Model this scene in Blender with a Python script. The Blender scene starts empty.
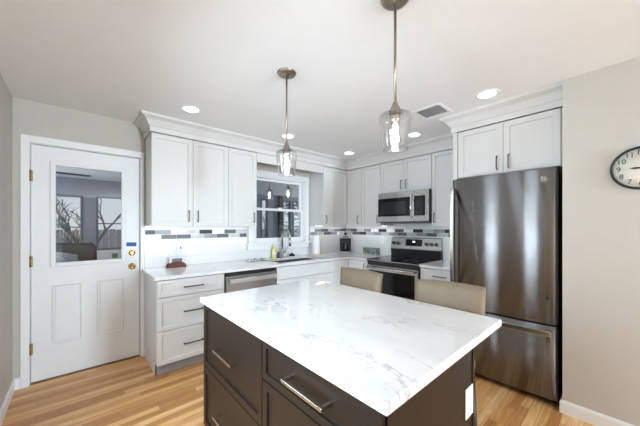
import bpy, bmesh, math, random
from mathutils import Vector, Matrix, noise

random.seed(7)
scene = bpy.context.scene
col = scene.collection

# ------------------------------------------------------------------ camera
CAM = Vector((-3.6605, -3.3987, 1.3617))
YAW = 0.8439
cam_data = bpy.data.cameras.new('camera')
cam = bpy.data.objects.new('camera', cam_data)
col.objects.link(cam)
cam.location = CAM
cam.rotation_euler = (math.pi / 2, 0, YAW - math.pi / 2)
cam_data.sensor_width = 36.0
cam_data.lens = 272.858 / 640 * 36.0
cam_data.shift_y = -(213.0 - 226.62) / 640.0
cam_data.clip_start = 0.02
scene.camera = cam

# ------------------------------------------------------------------ colour, world, added lights
vs = scene.view_settings
vs.view_transform = 'Standard'
vs.look = 'None'
vs.exposure = 0.17
vs.gamma = 1.0
vs.use_curve_mapping = False
scene.cycles.use_denoising = True
scene.cycles.caustics_reflective = False
scene.cycles.caustics_refractive = False
scene.cycles.max_bounces = 10
scene.cycles.diffuse_bounces = 6
scene.cycles.glossy_bounces = 5
scene.cycles.transparent_max_bounces = 16
scene.cycles.sample_clamp_indirect = 6.0

world = bpy.data.worlds.new('sky')
scene.world = world
world.use_nodes = True
wn = world.node_tree
bg = wn.nodes['Background']
tc = wn.nodes.new('ShaderNodeTexCoord')
sep = wn.nodes.new('ShaderNodeSeparateXYZ')
rmp = wn.nodes.new('ShaderNodeValToRGB')
wn.links.new(tc.outputs['Generated'], sep.inputs[0])
wn.links.new(sep.outputs['Z'], rmp.inputs[0])
wn.links.new(rmp.outputs[0], bg.inputs['Color'])
rmp.color_ramp.elements[0].position = 0.0
rmp.color_ramp.elements[0].color = (0.80, 0.85, 0.92, 1)
rmp.color_ramp.elements[1].position = 0.5
rmp.color_ramp.elements[1].color = (0.50, 0.66, 0.92, 1)
bg.inputs['Strength'].default_value = 0.75


def area(name, loc, rot, sx, sy, power, color=(1, 1, 1)):
    l = bpy.data.lights.new(name, 'AREA')
    l.shape = 'RECTANGLE'
    l.size = sx
    l.size_y = sy
    l.energy = power
    l.color = color
    o = bpy.data.objects.new(name, l)
    col.objects.link(o)
    o.location = loc
    o.rotation_euler = rot
    return o


# unseen area lights, added to brighten the kitchen and the sunroom
R90 = math.pi / 2
area('added_rear_light', (-2.03, -9.93, 1.3), (R90 + 0.10, 0, 0.06), 0.55, 1.7, 390, (0.71, 0.88, 1.03))  # invented light source at the rear wall, never in view
for wy in (-1.7, -2.6):     # two slim tall lights invented at the left wall, out of view
    area('added_side_light', (-4.05, wy, 1.15), (R90 - 0.3, 0, -R90), 0.26, 1.7, 20, (0.77, 0.915, 1.03)).data.spread = 2.5
area('added_sunroom_light', (-4.45, 1.7, 1.3), (R90, 0, -R90), 2.0, 1.3, 22, (0.86, 0.93, 1.0))  # made-up source at the sunroom's left side, lifts its dim walls
area('added_sunroom_light', (2.05, 1.7, 1.3), (R90, 0, R90), 2.0, 1.3, 26, (0.86, 0.93, 1.0))  # second made-up source, at the sunroom's right side
LAMP = 7.5       # recessed lamp radiance
BULB = 140.0       # pendant bulb radiance
LED = 7.5         # under-cabinet strip radiance

# ------------------------------------------------------------------ helpers


class MB:
    """collects shapes, then links them as one mesh object"""

    def __init__(self):
        self.bm = bmesh.new()
        self.mi = 0

    def _tag(self, geom):
        for f in geom:
            f.material_index = self.mi

    def box(self, x0, x1, y0, y1, z0, z1):
        a, b = sorted((x0, x1)); c, d = sorted((y0, y1)); e, g = sorted((z0, z1))
        v = [self.bm.verts.new(p) for p in ((a, c, e), (b, c, e), (b, d, e), (a, d, e), (a, c, g), (b, c, g), (b, d, g), (a, d, g))]
        fs = [self.bm.faces.new([v[i] for i in q]) for q in ((3, 2, 1, 0), (4, 5, 6, 7), (0, 1, 5, 4), (1, 2, 6, 5), (2, 3, 7, 6), (3, 0, 4, 7))]
        self._tag(fs)
        return fs

    def shaker(self, x0, x1, z0, z1, y, t=0.02, fr=0.066, rec=0.012):
        """slab with its face at y (facing -y) and a recessed centre panel"""
        fs = self.box(x0, x1, y, y + t, z0, z1)
        front = [fs[2]]
        self.bm.normal_update()
        bmesh.ops.inset_region(self.bm, faces=front, thickness=fr, depth=0)
        bmesh.ops.inset_region(self.bm, faces=front, thickness=0.0025, depth=-rec)
        self._tag(front)

    def raised(self, x0, x1, z0, z1, y, d=0.012):
        """moulded raised panel standing on a face at y (facing -y)"""
        fs = self.box(x0, x1, y - 0.001, y + 0.01, z0, z1)
        front = [fs[2]]
        self.bm.normal_update()
        bmesh.ops.inset_region(self.bm, faces=front, thickness=0.008, depth=d * 0.9)
        bmesh.ops.inset_region(self.bm, faces=front, thickness=0.012, depth=-d * 1.1)
        bmesh.ops.inset_region(self.bm, faces=front, thickness=0.022, depth=d * 0.7)
        self._tag(front)

    def tube(self, pts, r, seg=10, cap=True):
        pts = [Vector(p) for p in pts]
        rs = r if isinstance(r, (list, tuple)) else [r] * len(pts)
        rings = []
        prev = None
        for i, p in enumerate(pts):
            if i == 0:
                d = pts[1] - p
            elif i == len(pts) - 1:
                d = p - pts[i - 1]
            else:
                d = (pts[i + 1] - p).normalized() + (p - pts[i - 1]).normalized()
            d.normalize()
            if prev is None:
                up = Vector((0, 0, 1)) if abs(d.z) < 0.9 else Vector((1, 0, 0))
                a = d.cross(up).normalized()
            else:
                a = (prev - d * prev.dot(d)).normalized()
            prev = a
            b = d.cross(a)
            rings.append([self.bm.verts.new(p + (a * math.cos(2 * math.pi * k / seg) + b * math.sin(2 * math.pi * k / seg)) * rs[i]) for k in range(seg)])
        fs = []
        for i in range(len(rings) - 1):
            for k in range(seg):
                f = self.bm.faces.new((rings[i][k], rings[i][(k + 1) % seg], rings[i + 1][(k + 1) % seg], rings[i + 1][k]))
                f.smooth = True
                fs.append(f)
        if cap:
            fs.append(self.bm.faces.new(rings[0][::-1]))
            fs.append(self.bm.faces.new(rings[-1]))
        self._tag(fs)

    def lathe(self, prof, origin=(0, 0, 0), axis='z', seg=32, closed=False, smooth=True):
        o = Vector(origin)
        rings = []
        for r, h in prof:
            ring = []
            for k in range(seg):
                a = 2 * math.pi * k / seg
                c, s = r * math.cos(a), r * math.sin(a)
                p = {'z': Vector((c, s, h)), 'y': Vector((c, h, s)), 'x': Vector((h, c, s))}[axis]
                ring.append(self.bm.verts.new(o + p))
            rings.append(ring)
        fs = []
        n = len(rings)
        for i in range(n if closed else n - 1):
            j = (i + 1) % n
            for k in range(seg):
                f = self.bm.faces.new((rings[i][k], rings[i][(k + 1) % seg], rings[j][(k + 1) % seg], rings[j][k]))
                f.smooth = smooth
                fs.append(f)
        if not closed:
            for ring, flip in ((rings[0], True), (rings[-1], False)):
                try:
                    fs.append(self.bm.faces.new(ring[::-1] if flip else ring))
                except ValueError:
                    pass
        self._tag(fs)

    def prism(self, poly, z0, z1, plane='xy', off=0.0):
        """extrude a 2D polygon; plane xy -> along z, xz -> along y, yz -> along x"""
        def P(a, b, c):
            return {'xy': (a, b, c), 'xz': (a, c, b), 'yz': (c, a, b)}[plane]
        lo = [self.bm.verts.new(P(a, b, z0)) for a, b in poly]
        hi = [self.bm.verts.new(P(a, b, z1)) for a, b in poly]
        fs = [self.bm.faces.new(lo[::-1]), self.bm.faces.new(hi)]
        n = len(poly)
        for i in range(n):
            fs.append(self.bm.faces.new((lo[i], lo[(i + 1) % n], hi[(i + 1) % n], hi[i])))
        self._tag(fs)
        return fs

    def sweep(self, prof, path, up=Vector((0, 0, 1))):
        """sweep an (out, up) profile along a horizontal polyline with mitred corners; 'out' is to the right of travel"""
        path = [Vector(p) for p in path]
        rings = []
        for i, p in enumerate(path):
            ds = []
            if i > 0:
                ds.append((p - path[i - 1]).normalized())
            if i < len(path) - 1:
                ds.append((path[i + 1] - p).normalized())
            ns = [Vector((d.y, -d.x, 0)) for d in ds]
            n = sum(ns, Vector()).normalized()
            k = 1.0 / max(0.2, n.dot(ns[0]))
            rings.append([self.bm.verts.new(p + n * (a * k) + up * b) for a, b in prof])
        fs = []
        m = len(prof)
        for i in range(len(rings) - 1):
            for k in range(m):
                fs.append(self.bm.faces.new((rings[i][k], rings[i][(k + 1) % m], rings[i + 1][(k + 1) % m], rings[i + 1][k])))
        fs.append(self.bm.faces.new(rings[0]))
        fs.append(self.bm.faces.new(rings[-1][::-1]))
        self._tag(fs)

    def build(self, name, mats, parent=None, loc=(0, 0, 0), rotz=0.0, bevel=0.0, segs=2, smooth=False):
        bmesh.ops.recalc_face_normals(self.bm, faces=self.bm.faces)
        me = bpy.data.meshes.new(name)
        self.bm.to_mesh(me)
        self.bm.free()
        for m in (mats if isinstance(mats, (list, tuple)) else [mats]):
            me.materials.append(m)
        if smooth:
            for p in me.polygons:
                p.use_smooth = True
        o = bpy.data.objects.new(name, me)
        col.objects.link(o)
        o.location = loc
        o.rotation_euler = (0, 0, rotz)
        if parent:
            o.parent = parent
        if bevel:
            b = o.modifiers.new('bevel', 'BEVEL')
            b.width = bevel
            b.segments = segs
            b.limit_method = 'ANGLE'
            b.angle_limit = math.radians(40)
        return o


def tag(o, label=None, cat=None, group=None, kind=None):
    if label: o['label'] = label
    if cat: o['category'] = cat
    if group: o['group'] = group
    if kind: o['kind'] = kind
    return o


def thing(name, label, cat, loc=(0, 0, 0), rotz=0.0, group=None):
    o = bpy.data.objects.new(name, None)
    o.empty_display_size = 0.1
    col.objects.link(o)
    o.location = loc
    o.rotation_euler = (0, 0, rotz)
    return tag(o, label, cat, group)


def struct(o, label=None, cat=None):
    o['kind'] = 'structure'
    return tag(o, label, cat)


def dup(root, loc, rotz, label, group=None):
    r = root.copy(); col.objects.link(r)
    r.location = loc; r.rotation_euler = (0, 0, rotz)
    r['label'] = label
    if group: r['group'] = group
    for ch in list(root.children):
        c = ch.copy(); col.objects.link(c); c.parent = r
        for g in list(ch.children):
            d = g.copy(); col.objects.link(d); d.parent = c
    return r


def text_mesh(txt, size, mat, name, parent, loc, rot, extrude=0.0006, align='CENTER'):
    cu = bpy.data.curves.new('txt', 'FONT')
    cu.body = txt; cu.size = size; cu.extrude = extrude
    cu.align_x = align; cu.align_y = 'CENTER'
    t = bpy.data.objects.new('txt', cu); col.objects.link(t)
    dg = bpy.context.evaluated_depsgraph_get()
    me = bpy.data.meshes.new_from_object(t.evaluated_get(dg))
    bpy.data.objects.remove(t); bpy.data.curves.remove(cu)
    me.materials.clear(); me.materials.append(mat)
    o = bpy.data.objects.new(name, me); col.objects.link(o)
    o.location = loc; o.rotation_euler = rot
    if parent: o.parent = parent
    return o


# ------------------------------------------------------------------ materials
def lin(r, g, b):
    f = lambda c: (c / 255 / 12.92) if c / 255 <= 0.04045 else ((c / 255 + 0.055) / 1.055) ** 2.4
    return (f(r), f(g), f(b), 1)


def mat(name, rgb, rough=0.5, metal=0.0, spec=0.5, vary=0.03, scale=8.0, bump=0.0, bscale=60.0, coat=0.0, stretch=None, aniso=0.0, brushed=0.0):
    m = bpy.data.materials.new(name)
    m.use_nodes = True
    nt = m.node_tree
    p = nt.nodes['Principled BSDF']
    c = lin(*rgb)
    p.inputs['Roughness'].default_value = rough
    p.inputs['Metallic'].default_value = metal
    p.inputs['Specular IOR Level'].default_value = spec
    if coat:
        p.inputs['Coat Weight'].default_value = coat
        p.inputs['Coat Roughness'].default_value = 0.08
    if aniso:
        p.inputs['Anisotropic'].default_value = aniso
        p.inputs['Anisotropic Rotation'].default_value = 0.25
        tg = nt.nodes.new('ShaderNodeTangent'); tg.direction_type = 'RADIAL'; tg.axis = 'Z'
        nt.links.new(tg.outputs[0], p.inputs['Tangent'])
    co = nt.nodes.new('ShaderNodeTexCoord')
    mp = nt.nodes.new('ShaderNodeMapping')
    nt.links.new(co.outputs['Object'], mp.inputs[0])
    if stretch: mp.inputs['Scale'].default_value = stretch
    nz = nt.nodes.new('ShaderNodeTexNoise')
    nz.inputs['Scale'].default_value = scale
    nz.inputs['Detail'].default_value = 4
    nt.links.new(mp.outputs[0], nz.inputs['Vector'])
    cr = nt.nodes.new('ShaderNodeValToRGB')
    cr.color_ramp.elements[0].position = 0.3
    cr.color_ramp.elements[1].position = 0.7
    cr.color_ramp.elements[0].color = tuple(x * (1 - vary) for x in c[:3]) + (1,)
    cr.color_ramp.elements[1].color = tuple(min(1, x * (1 + vary)) for x in c[:3]) + (1,)
    nt.links.new(nz.outputs[0], cr.inputs[0])
    nt.links.new(cr.outputs[0], p.inputs['Base Color'])
    if brushed:      # horizontal brushing: the microscopic grooves tip the normal up and down only
        ge = nt.nodes.new('ShaderNodeNewGeometry')
        sc_ = nt.nodes.new('ShaderNodeVectorMath'); sc_.operation = 'SCALE'; sc_.inputs['Scale'].default_value = 9000
        nt.links.new(co.outputs['Object'], sc_.inputs[0])
        wn_ = nt.nodes.new('ShaderNodeTexWhiteNoise'); wn_.noise_dimensions = '3D'
        nt.links.new(sc_.outputs[0], wn_.inputs['Vector'])
        sp_ = nt.nodes.new('ShaderNodeSeparateColor'); nt.links.new(wn_.outputs['Color'], sp_.inputs[0])
        a1 = nt.nodes.new('ShaderNodeMath'); a1.operation = 'SUBTRACT'
        nt.links.new(sp_.outputs[0], a1.inputs[0]); nt.links.new(sp_.outputs[1], a1.inputs[1])
        a2 = nt.nodes.new('ShaderNodeMath'); a2.operation = 'MULTIPLY'; a2.inputs[1].default_value = brushed * 0.5
        nt.links.new(a1.outputs[0], a2.inputs[0])
        cz = nt.nodes.new('ShaderNodeCombineXYZ'); nt.links.new(a2.outputs[0], cz.inputs[2])
        va = nt.nodes.new('ShaderNodeVectorMath'); va.operation = 'ADD'
        nt.links.new(ge.outputs['Normal'], va.inputs[0]); nt.links.new(cz.outputs[0], va.inputs[1])
        vn = nt.nodes.new('ShaderNodeVectorMath'); vn.operation = 'NORMALIZE'
        nt.links.new(va.outputs[0], vn.inputs[0]); nt.links.new(vn.outputs[0], p.inputs['Normal'])
    if bump:
        n2 = nt.nodes.new('ShaderNodeTexNoise')
        n2.inputs['Scale'].default_value = bscale
        nt.links.new(mp.outputs[0], n2.inputs['Vector'])
        bp = nt.nodes.new('ShaderNodeBump')
        bp.inputs['Strength'].default_value = bump
        bp.inputs['Distance'].default_value = 0.01
        nt.links.new(n2.outputs[0], bp.inputs['Height'])
        nt.links.new(bp.outputs[0], p.inputs['Normal'])
    return m


def emit(name, rgb, strength):
    m = bpy.data.materials.new(name)
    m.use_nodes = True
    p = m.node_tree.nodes['Principled BSDF']
    p.inputs['Base Color'].default_value = (0.8, 0.8, 0.8, 1)
    p.inputs['Emission Color'].default_value = (*rgb, 1)
    p.inputs['Emission Strength'].default_value = strength
    return m


def thin_glass(name, tint=(1, 1, 1), ior=1.45, rough=0.0, body=0.0, power=4.5):
    m = bpy.data.materials.new(name)
    m.use_nodes = True
    nt = m.node_tree
    for n in list(nt.nodes):
        if n.type != 'OUTPUT_MATERIAL': nt.nodes.remove(n)
    out = [n for n in nt.nodes][0]
    tr = nt.nodes.new('ShaderNodeBsdfTransparent'); tr.inputs[0].default_value = (*tint, 1)
    gl = nt.nodes.new('ShaderNodeBsdfGlossy'); gl.inputs['Roughness'].default_value = rough
    lw = nt.nodes.new('ShaderNodeLayerWeight')
    mx = nt.nodes.new('ShaderNodeMixShader')
    pw = nt.nodes.new('ShaderNodeMath'); pw.operation = 'POWER'; pw.inputs[1].default_value = power
    nt.links.new(lw.outputs['Facing'], pw.inputs[0])
    ad = nt.nodes.new('ShaderNodeMath'); ad.operation = 'MULTIPLY_ADD'; ad.use_clamp = True
    ad.inputs[1].default_value = 0.75; ad.inputs[2].default_value = body
    nt.links.new(pw.outputs[0], ad.inputs[0]); src = ad.outputs[0]
    nt.links.new(src, mx.inputs[0])
    nt.links.new(tr.outputs[0], mx.inputs[1])
    nt.links.new(gl.outputs[0], mx.inputs[2])
    nt.links.new(mx.outputs[0], out.inputs[0])
    return m


def floor_mat():
    m = bpy.data.materials.new('oak_strip_floor')
    m.use_nodes = True
    nt = m.node_tree
    p = nt.nodes['Principled BSDF']
    p.inputs['Roughness'].default_value = 0.32
    co = nt.nodes.new('ShaderNodeTexCoord')

    def math_(op, a, b=None, c=None):
        n = nt.nodes.new('ShaderNodeMath'); n.operation = op
        for k, v in enumerate((a, b, c)):
            if v is None: continue
            if isinstance(v, (int, float)): n.inputs[k].default_value = v
            else: nt.links.new(v, n.inputs[k])
        return n.outputs[0]
    sx = nt.nodes.new('ShaderNodeSeparateXYZ'); nt.links.new(co.outputs['Object'], sx.inputs[0])
    ry = math_('DIVIDE', sx.outputs['Y'], 0.0572)
    row = math_('FLOOR', ry)
    wr = nt.nodes.new('ShaderNodeTexWhiteNoise'); wr.noise_dimensions = '1D'; nt.links.new(row, wr.inputs['W'])
    cx = math_('ADD', math_('DIVIDE', sx.outputs['X'], 0.85), math_('MULTIPLY', wr.outputs['Value'], 7.0))
    colm = math_('FLOOR', cx)
    cv = nt.nodes.new('ShaderNodeCombineXYZ'); nt.links.new(row, cv.inputs[0]); nt.links.new(colm, cv.inputs[1])
    wb = nt.nodes.new('ShaderNodeTexWhiteNoise'); wb.noise_dimensions = '2D'; nt.links.new(cv.outputs[0], wb.inputs['Vector'])
    br = nt.nodes.new('ShaderNodeValToRGB')
    els = br.color_ramp.elements
    els[0].position = 0.0; els[0].color = lin(200, 142, 84)
    els[1].position = 1.0; els[1].color = lin(250, 210, 154)
    e = els.new(0.25); e.color = lin(226, 170, 110)
    e = els.new(0.6); e.color = lin(242, 192, 130)
    nt.links.new(wb.outputs['Value'], br.inputs[0])
    fy = math_('FRACT', ry); fx = math_('FRACT', cx)
    seam = math_('MINIMUM', math_('MULTIPLY', math_('MINIMUM', fy, math_('SUBTRACT', 1.0, fy)), 0.0572), math_('MULTIPLY', math_('MINIMUM', fx, math_('SUBTRACT', 1.0, fx)), 0.85))
    sm = nt.nodes.new('ShaderNodeMapRange'); sm.inputs[1].default_value = 0.0005; sm.inputs[2].default_value = 0.0016
    sm.inputs[3].default_value = 0.55; sm.inputs[4].default_value = 1.0
    nt.links.new(seam, sm.inputs[0])
    # grain
    mp = nt.nodes.new('ShaderNodeMapping'); mp.inputs['Scale'].default_value = (1.6, 26, 1)
    gv = nt.nodes.new('ShaderNodeVectorMath'); gv.operation = 'MULTIPLY_ADD'
    nt.links.new(cv.outputs[0], gv.inputs[0]); gv.inputs[1].default_value = (3.3, 0.0, 0.0)
    nt.links.new(co.outputs['Object'], gv.inputs[2])
    nt.links.new(gv.outputs[0], mp.inputs[0])
    nz = nt.nodes.new('ShaderNodeTexNoise'); nz.inputs['Scale'].default_value = 2.2
    nz.inputs['Detail'].default_value = 8; nz.inputs['Roughness'].default_value = 0.65; nz.inputs['Distortion'].default_value = 0.8
    nt.links.new(mp.outputs[0], nz.inputs['Vector'])
    cr = nt.nodes.new('ShaderNodeValToRGB')
    cr.color_ramp.elements[0].position = 0.34; cr.color_ramp.elements[0].color = (0.66, 0.54, 0.42, 1)
    cr.color_ramp.elements[1].position = 0.62; cr.color_ramp.elements[1].color = (1, 1, 1, 1)
    nt.links.new(nz.outputs[0], cr.inputs[0])
    mx = nt.nodes.new('ShaderNodeMix'); mx.data_type = 'RGBA'; mx.blend_type = 'MULTIPLY'
    mx.inputs[0].default_value = 0.85
    nt.links.new(br.outputs['Color'], mx.inputs[6])
    nt.links.new(cr.outputs[0], mx.inputs[7])
    m2 = nt.nodes.new('ShaderNodeVectorMath'); m2.operation = 'SCALE'
    nt.links.new(mx.outputs[2], m2.inputs[0]); nt.links.new(sm.outputs[0], m2.inputs['Scale'])
    nt.links.new(m2.outputs[0], p.inputs['Base Color'])
    return m


def quartz(name, amount, seed):
    m = bpy.data.materials.new(name)
    m.use_nodes = True
    nt = m.node_tree
    p = nt.nodes['Principled BSDF']
    p.inputs['Roughness'].default_value = 0.06
    p.inputs['Specular IOR Level'].default_value = 0.6
    co = nt.nodes.new('ShaderNodeTexCoord')
    mp = nt.nodes.new('ShaderNodeMapping'); mp.inputs['Location'].default_value = (seed, seed * 0.7, 0)
    mp.inputs['Rotation'].default_value = (0, 0, 0.5)
    mp.inputs['Scale'].default_value = (1.7, 0.8, 1)
    nt.links.new(co.outputs['Object'], mp.inputs[0])
    n1 = nt.nodes.new('ShaderNodeTexNoise'); n1.inputs['Scale'].default_value = 1.5
    n1.inputs['Detail'].default_value = 7; n1.inputs['Roughness'].default_value = 0.62; n1.inputs['Distortion'].default_value = 0.6
    nt.links.new(mp.outputs[0], n1.inputs['Vector'])
    sb = nt.nodes.new('ShaderNodeMath'); sb.operation = 'SUBTRACT'; sb.inputs[1].default_value = 0.5
    ab = nt.nodes.new('ShaderNodeMath'); ab.operation = 'ABSOLUTE'
    nt.links.new(n1.outputs[0], sb.inputs[0]); nt.links.new(sb.outputs[0], ab.inputs[0])
    vr = nt.nodes.new('ShaderNodeMapRange'); vr.inputs[1].default_value = 0.0; vr.inputs[2].default_value = 0.007
    vr.inputs[3].default_value = 1.0; vr.inputs[4].default_value = 0.0
    nt.links.new(ab.outputs[0], vr.inputs[0])
    n2 = nt.nodes.new('ShaderNodeTexNoise'); n2.inputs['Scale'].default_value = 3.2; n2.inputs['Detail'].default_value = 3
    nt.links.new(co.outputs['Object'], n2.inputs['Vector'])
    r2 = nt.nodes.new('ShaderNodeMapRange'); r2.inputs[1].default_value = 0.42; r2.inputs[2].default_value = 0.68
    nt.links.new(n2.outputs[0], r2.inputs[0])
    ml = nt.nodes.new('ShaderNodeMath'); ml.operation = 'MULTIPLY'
    nt.links.new(vr.outputs[0], ml.inputs[0]); nt.links.new(r2.outputs[0], ml.inputs[1])
    am = nt.nodes.new('ShaderNodeMath'); am.operation = 'MULTIPLY'; am.inputs[1].default_value = amount; am.use_clamp = True
    nt.links.new(ml.outputs[0], am.inputs[0])
    # broad cloudy tint
    n3 = nt.nodes.new('ShaderNodeTexNoise'); n3.inputs['Scale'].default_value = 2.0; n3.inputs['Detail'].default_value = 5
    nt.links.new(mp.outputs[0], n3.inputs['Vector'])
    cr = nt.nodes.new('ShaderNodeValToRGB')
    cr.color_ramp.elements[0].position = 0.35; cr.color_ramp.elements[0].color = lin(220, 220, 220)
    cr.color_ramp.elements[1].position = 0.6; cr.color_ramp.elements[1].color = lin(232, 232, 232)
    nt.links.new(n3.outputs[0], cr.inputs[0])
    mx = nt.nodes.new('ShaderNodeMix'); mx.data_type = 'RGBA'
    nt.links.new(am.outputs[0], mx.inputs[0])
    nt.links.new(cr.outputs[0], mx.inputs[6])
    mx.inputs[7].default_value = lin(120, 121, 124)
    nt.links.new(mx.outputs[2], p.inputs['Base Color'])
    return m


def tile_mat():
    m = bpy.data.materials.new('white_subway_tile')
    m.use_nodes = True
    nt = m.node_tree
    p = nt.nodes['Principled BSDF']
    p.inputs['Roughness'].default_value = 0.18
    co = nt.nodes.new('ShaderNodeTexCoord')
    mp = nt.nodes.new('ShaderNodeMapping')
    mp.inputs['Rotation'].default_value = (-math.pi / 2, 0, 0)
    nt.links.new(co.outputs['Object'], mp.inputs[0])
    br = nt.nodes.new('ShaderNodeTexBrick')
    br.inputs['Scale'].default_value = 1.0
    br.inputs['Brick Width'].default_value = 0.305
    br.inputs['Row Height'].default_value = 0.102
    br.inputs['Mortar Size'].default_value = 0.0013
    br.inputs['Color1'].default_value = lin(230, 230, 230)
    br.inputs['Color2'].default_value = lin(225, 225, 225)
    br.inputs['Mortar'].default_value = lin(200, 200, 199)
    nt.links.new(mp.outputs[0], br.inputs['Vector'])
    nt.links.new(br.outputs['Color'], p.inputs['Base Color'])
    bp = nt.nodes.new('ShaderNodeBump'); bp.invert = True
    bp.inputs['Strength'].default_value = 0.3; bp.inputs['Distance'].default_value = 0.002
    nt.links.new(br.outputs['Fac'], bp.inputs['Height'])
    nt.links.new(bp.outputs[0], p.inputs['Normal'])
    return m


M = {
    'ceiling': mat('ceiling_paint', (238, 239, 240), 0.9, vary=0.01),
    'taupe': mat('taupe_wall_paint', (194, 190, 183), 0.85, vary=0.015, bump=0.03, bscale=200),
    'trim': mat('white_trim_paint', (236, 237, 238), 0.4, vary=0.01),
    'door': mat('white_door_paint', (232, 233, 235), 0.4, vary=0.01),
    'cab': mat('white_cabinet_paint', (216, 215, 213), 0.42, vary=0.01),
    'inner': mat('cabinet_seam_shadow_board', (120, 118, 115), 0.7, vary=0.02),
    'base': mat('pale_grey_cabinet_paint', (220, 221, 222), 0.42, vary=0.01),
    'toe': mat('grey_toe_kick', (172, 176, 182), 0.5, vary=0.02),
    'espresso': mat('espresso_stained_wood', (33, 23, 17), 0.42, spec=0.3, vary=0.12, scale=6, stretch=(1, 1, 8)),
    'espresso_dark': mat('espresso_carcass', (30, 22, 17), 0.5, vary=0.1),
    'pull': mat('gunmetal_pull', (95, 94, 92), 0.32, 1.0),
    'nickel': mat('satin_nickel', (205, 200, 192), 0.25, 1.0),
    'bronze': mat('brushed_bronze_nickel', (160, 150, 135), 0.3, 1.0),
    'steel': mat('stainless_steel', (190, 189, 187), 0.26, 1.0, stretch=(1, 1, 60), vary=0.05, scale=3),
    'steel_dark': mat('slate_stainless', (136, 136, 137), 0.09, 1.0, stretch=(1, 1, 70), vary=0.02, scale=3, brushed=2.6),
    'steel_mid': mat('slate_stainless_trim', (168, 168, 168), 0.3, 0.85),
    'chrome': mat('chrome', (225, 225, 225), 0.08, 1.0),
    'black': mat('black_plastic', (18, 18, 19), 0.4),
    'blackglass': mat('black_glass', (7, 7, 8), 0.06, spec=0.35, vary=0.0),
    'smoked': mat('smoked_oven_glass', (34, 34, 35), 0.08, vary=0.0),
    'grey': mat('mid_grey_plastic', (110, 112, 116), 0.5),
    'whiteplastic': mat('white_plastic', (238, 238, 236), 0.35, vary=0.0),
    'brass': mat('polished_brass', (214, 170, 80), 0.18, 1.0),
    'oldbrass': mat('aged_brass_hinge', (150, 122, 80), 0.35, 1.0),
    'tape': mat('blue_painters_tape', (40, 104, 168), 0.7),
    'leather': mat('tan_leather', (120, 104, 84), 0.55, vary=0.12, scale=5, bump=0.15, bscale=90),
    'leather_edge': mat('tan_leather_piping', (172, 150, 122), 0.5),
    'legwood': mat('dark_walnut_leg', (52, 36, 27), 0.45, vary=0.1),
    'mahogany': mat('mahogany', (100, 50, 32), 0.6, vary=0.2, stretch=(6, 1, 1)),
    'paper': mat('paper', (240, 240, 240), 0.9, vary=0.01, bump=0.1, bscale=120),
    'bluegrey_paper': mat('blue_grey_printed_napkin', (120, 124, 140), 0.9),
    'lightwood': mat('pale_beech', (214, 190, 164), 0.5, vary=0.08),
    'yellow': mat('yellow_dish_soap', (222, 220, 120), 0.25),
    'navy': mat('navy_blue_bottle', (46, 44, 96), 0.3),
    'sponge': mat('black_scrubber', (24, 24, 25), 0.9, bump=0.6, bscale=150),
    'doorglass': thin_glass('clear_door_glass', (0.97, 0.98, 0.98), 1.5, 0.0, 0.025),
    'coffee_silver': mat('brushed_silver_plastic', (160, 160, 162), 0.35, 0.7),
    'glass': thin_glass('clear_window_glass', (0.97, 0.98, 0.98), 1.5, 0.0, 0.055),
    'shade': thin_glass('clear_shade_glass', (0.97, 0.97, 0.97), 1.5, 0.03, 0.05, 2.6),
    'lamp': emit('recessed_lamp_glow', (0.78, 0.915, 1.02), LAMP),
    'bulb': emit('bulb_glow', (0.82, 0.93, 1.02), BULB),
    'bulb_soft': emit('soft_bulb_glow', (1.0, 0.93, 0.85), 28.0),
    'dish_steel': mat('dishwasher_steel', (188, 187, 185), 0.38, 0.55),
    'bulbglass': thin_glass('bulb_glass', (1.0, 0.97, 0.92), 1.45, 0.0, 0.02),
    'led': emit('led_strip_glow', (0.93, 0.965, 1.0), LED),
    'display': emit('oven_clock_digits', (0.75, 0.9, 1.0), 1.5),
    'floor': floor_mat(),
    'quartz': quartz('veined_white_quartz', 0.95, 3.1),
    'quartz_plain': quartz('plain_white_quartz', 0.25, 8.4),
    'tile': tile_mat(),
    'sunwall': mat('blue_grey_wall_paint', (136, 141, 156), 0.85, vary=0.02),
    'suntrim': mat('slate_blue_window_trim', (92, 98, 114), 0.6),
    'sunfloor': mat('grey_sunroom_floor', (120, 120, 124), 0.6),
    'charcoal': mat('charcoal_paint', (38, 40, 44), 0.6),
    'bark': mat('bare_tree_bark', (92, 84, 80), 0.9, vary=0.2),
    'snow': mat('snowy_ground', (205, 208, 214), 0.9),
    'fence': mat('weathered_fence', (150, 148, 146), 0.9, vary=0.15, stretch=(12, 1, 1)),
    'evergreen': mat('evergreen_needles', (66, 76, 70), 0.9, vary=0.3),
    'fabric': mat('grey_striped_fabric', (150, 152, 158), 0.9, vary=0.3, stretch=(1, 8, 1)),
}

# ------------------------------------------------------------------ room shell
CEIL = 2.44
XL = -4.064          # left wall face
XR = -1.0            # clock wall face
YR = -10.0            # rear wall
YN = -3.085          # where the clock wall starts


def struct_box(name, m, *b, label=None, cat=None):
    mb = MB()
    for q in b: mb.box(*q)
    return struct(mb.build(name, m), label, cat)


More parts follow.
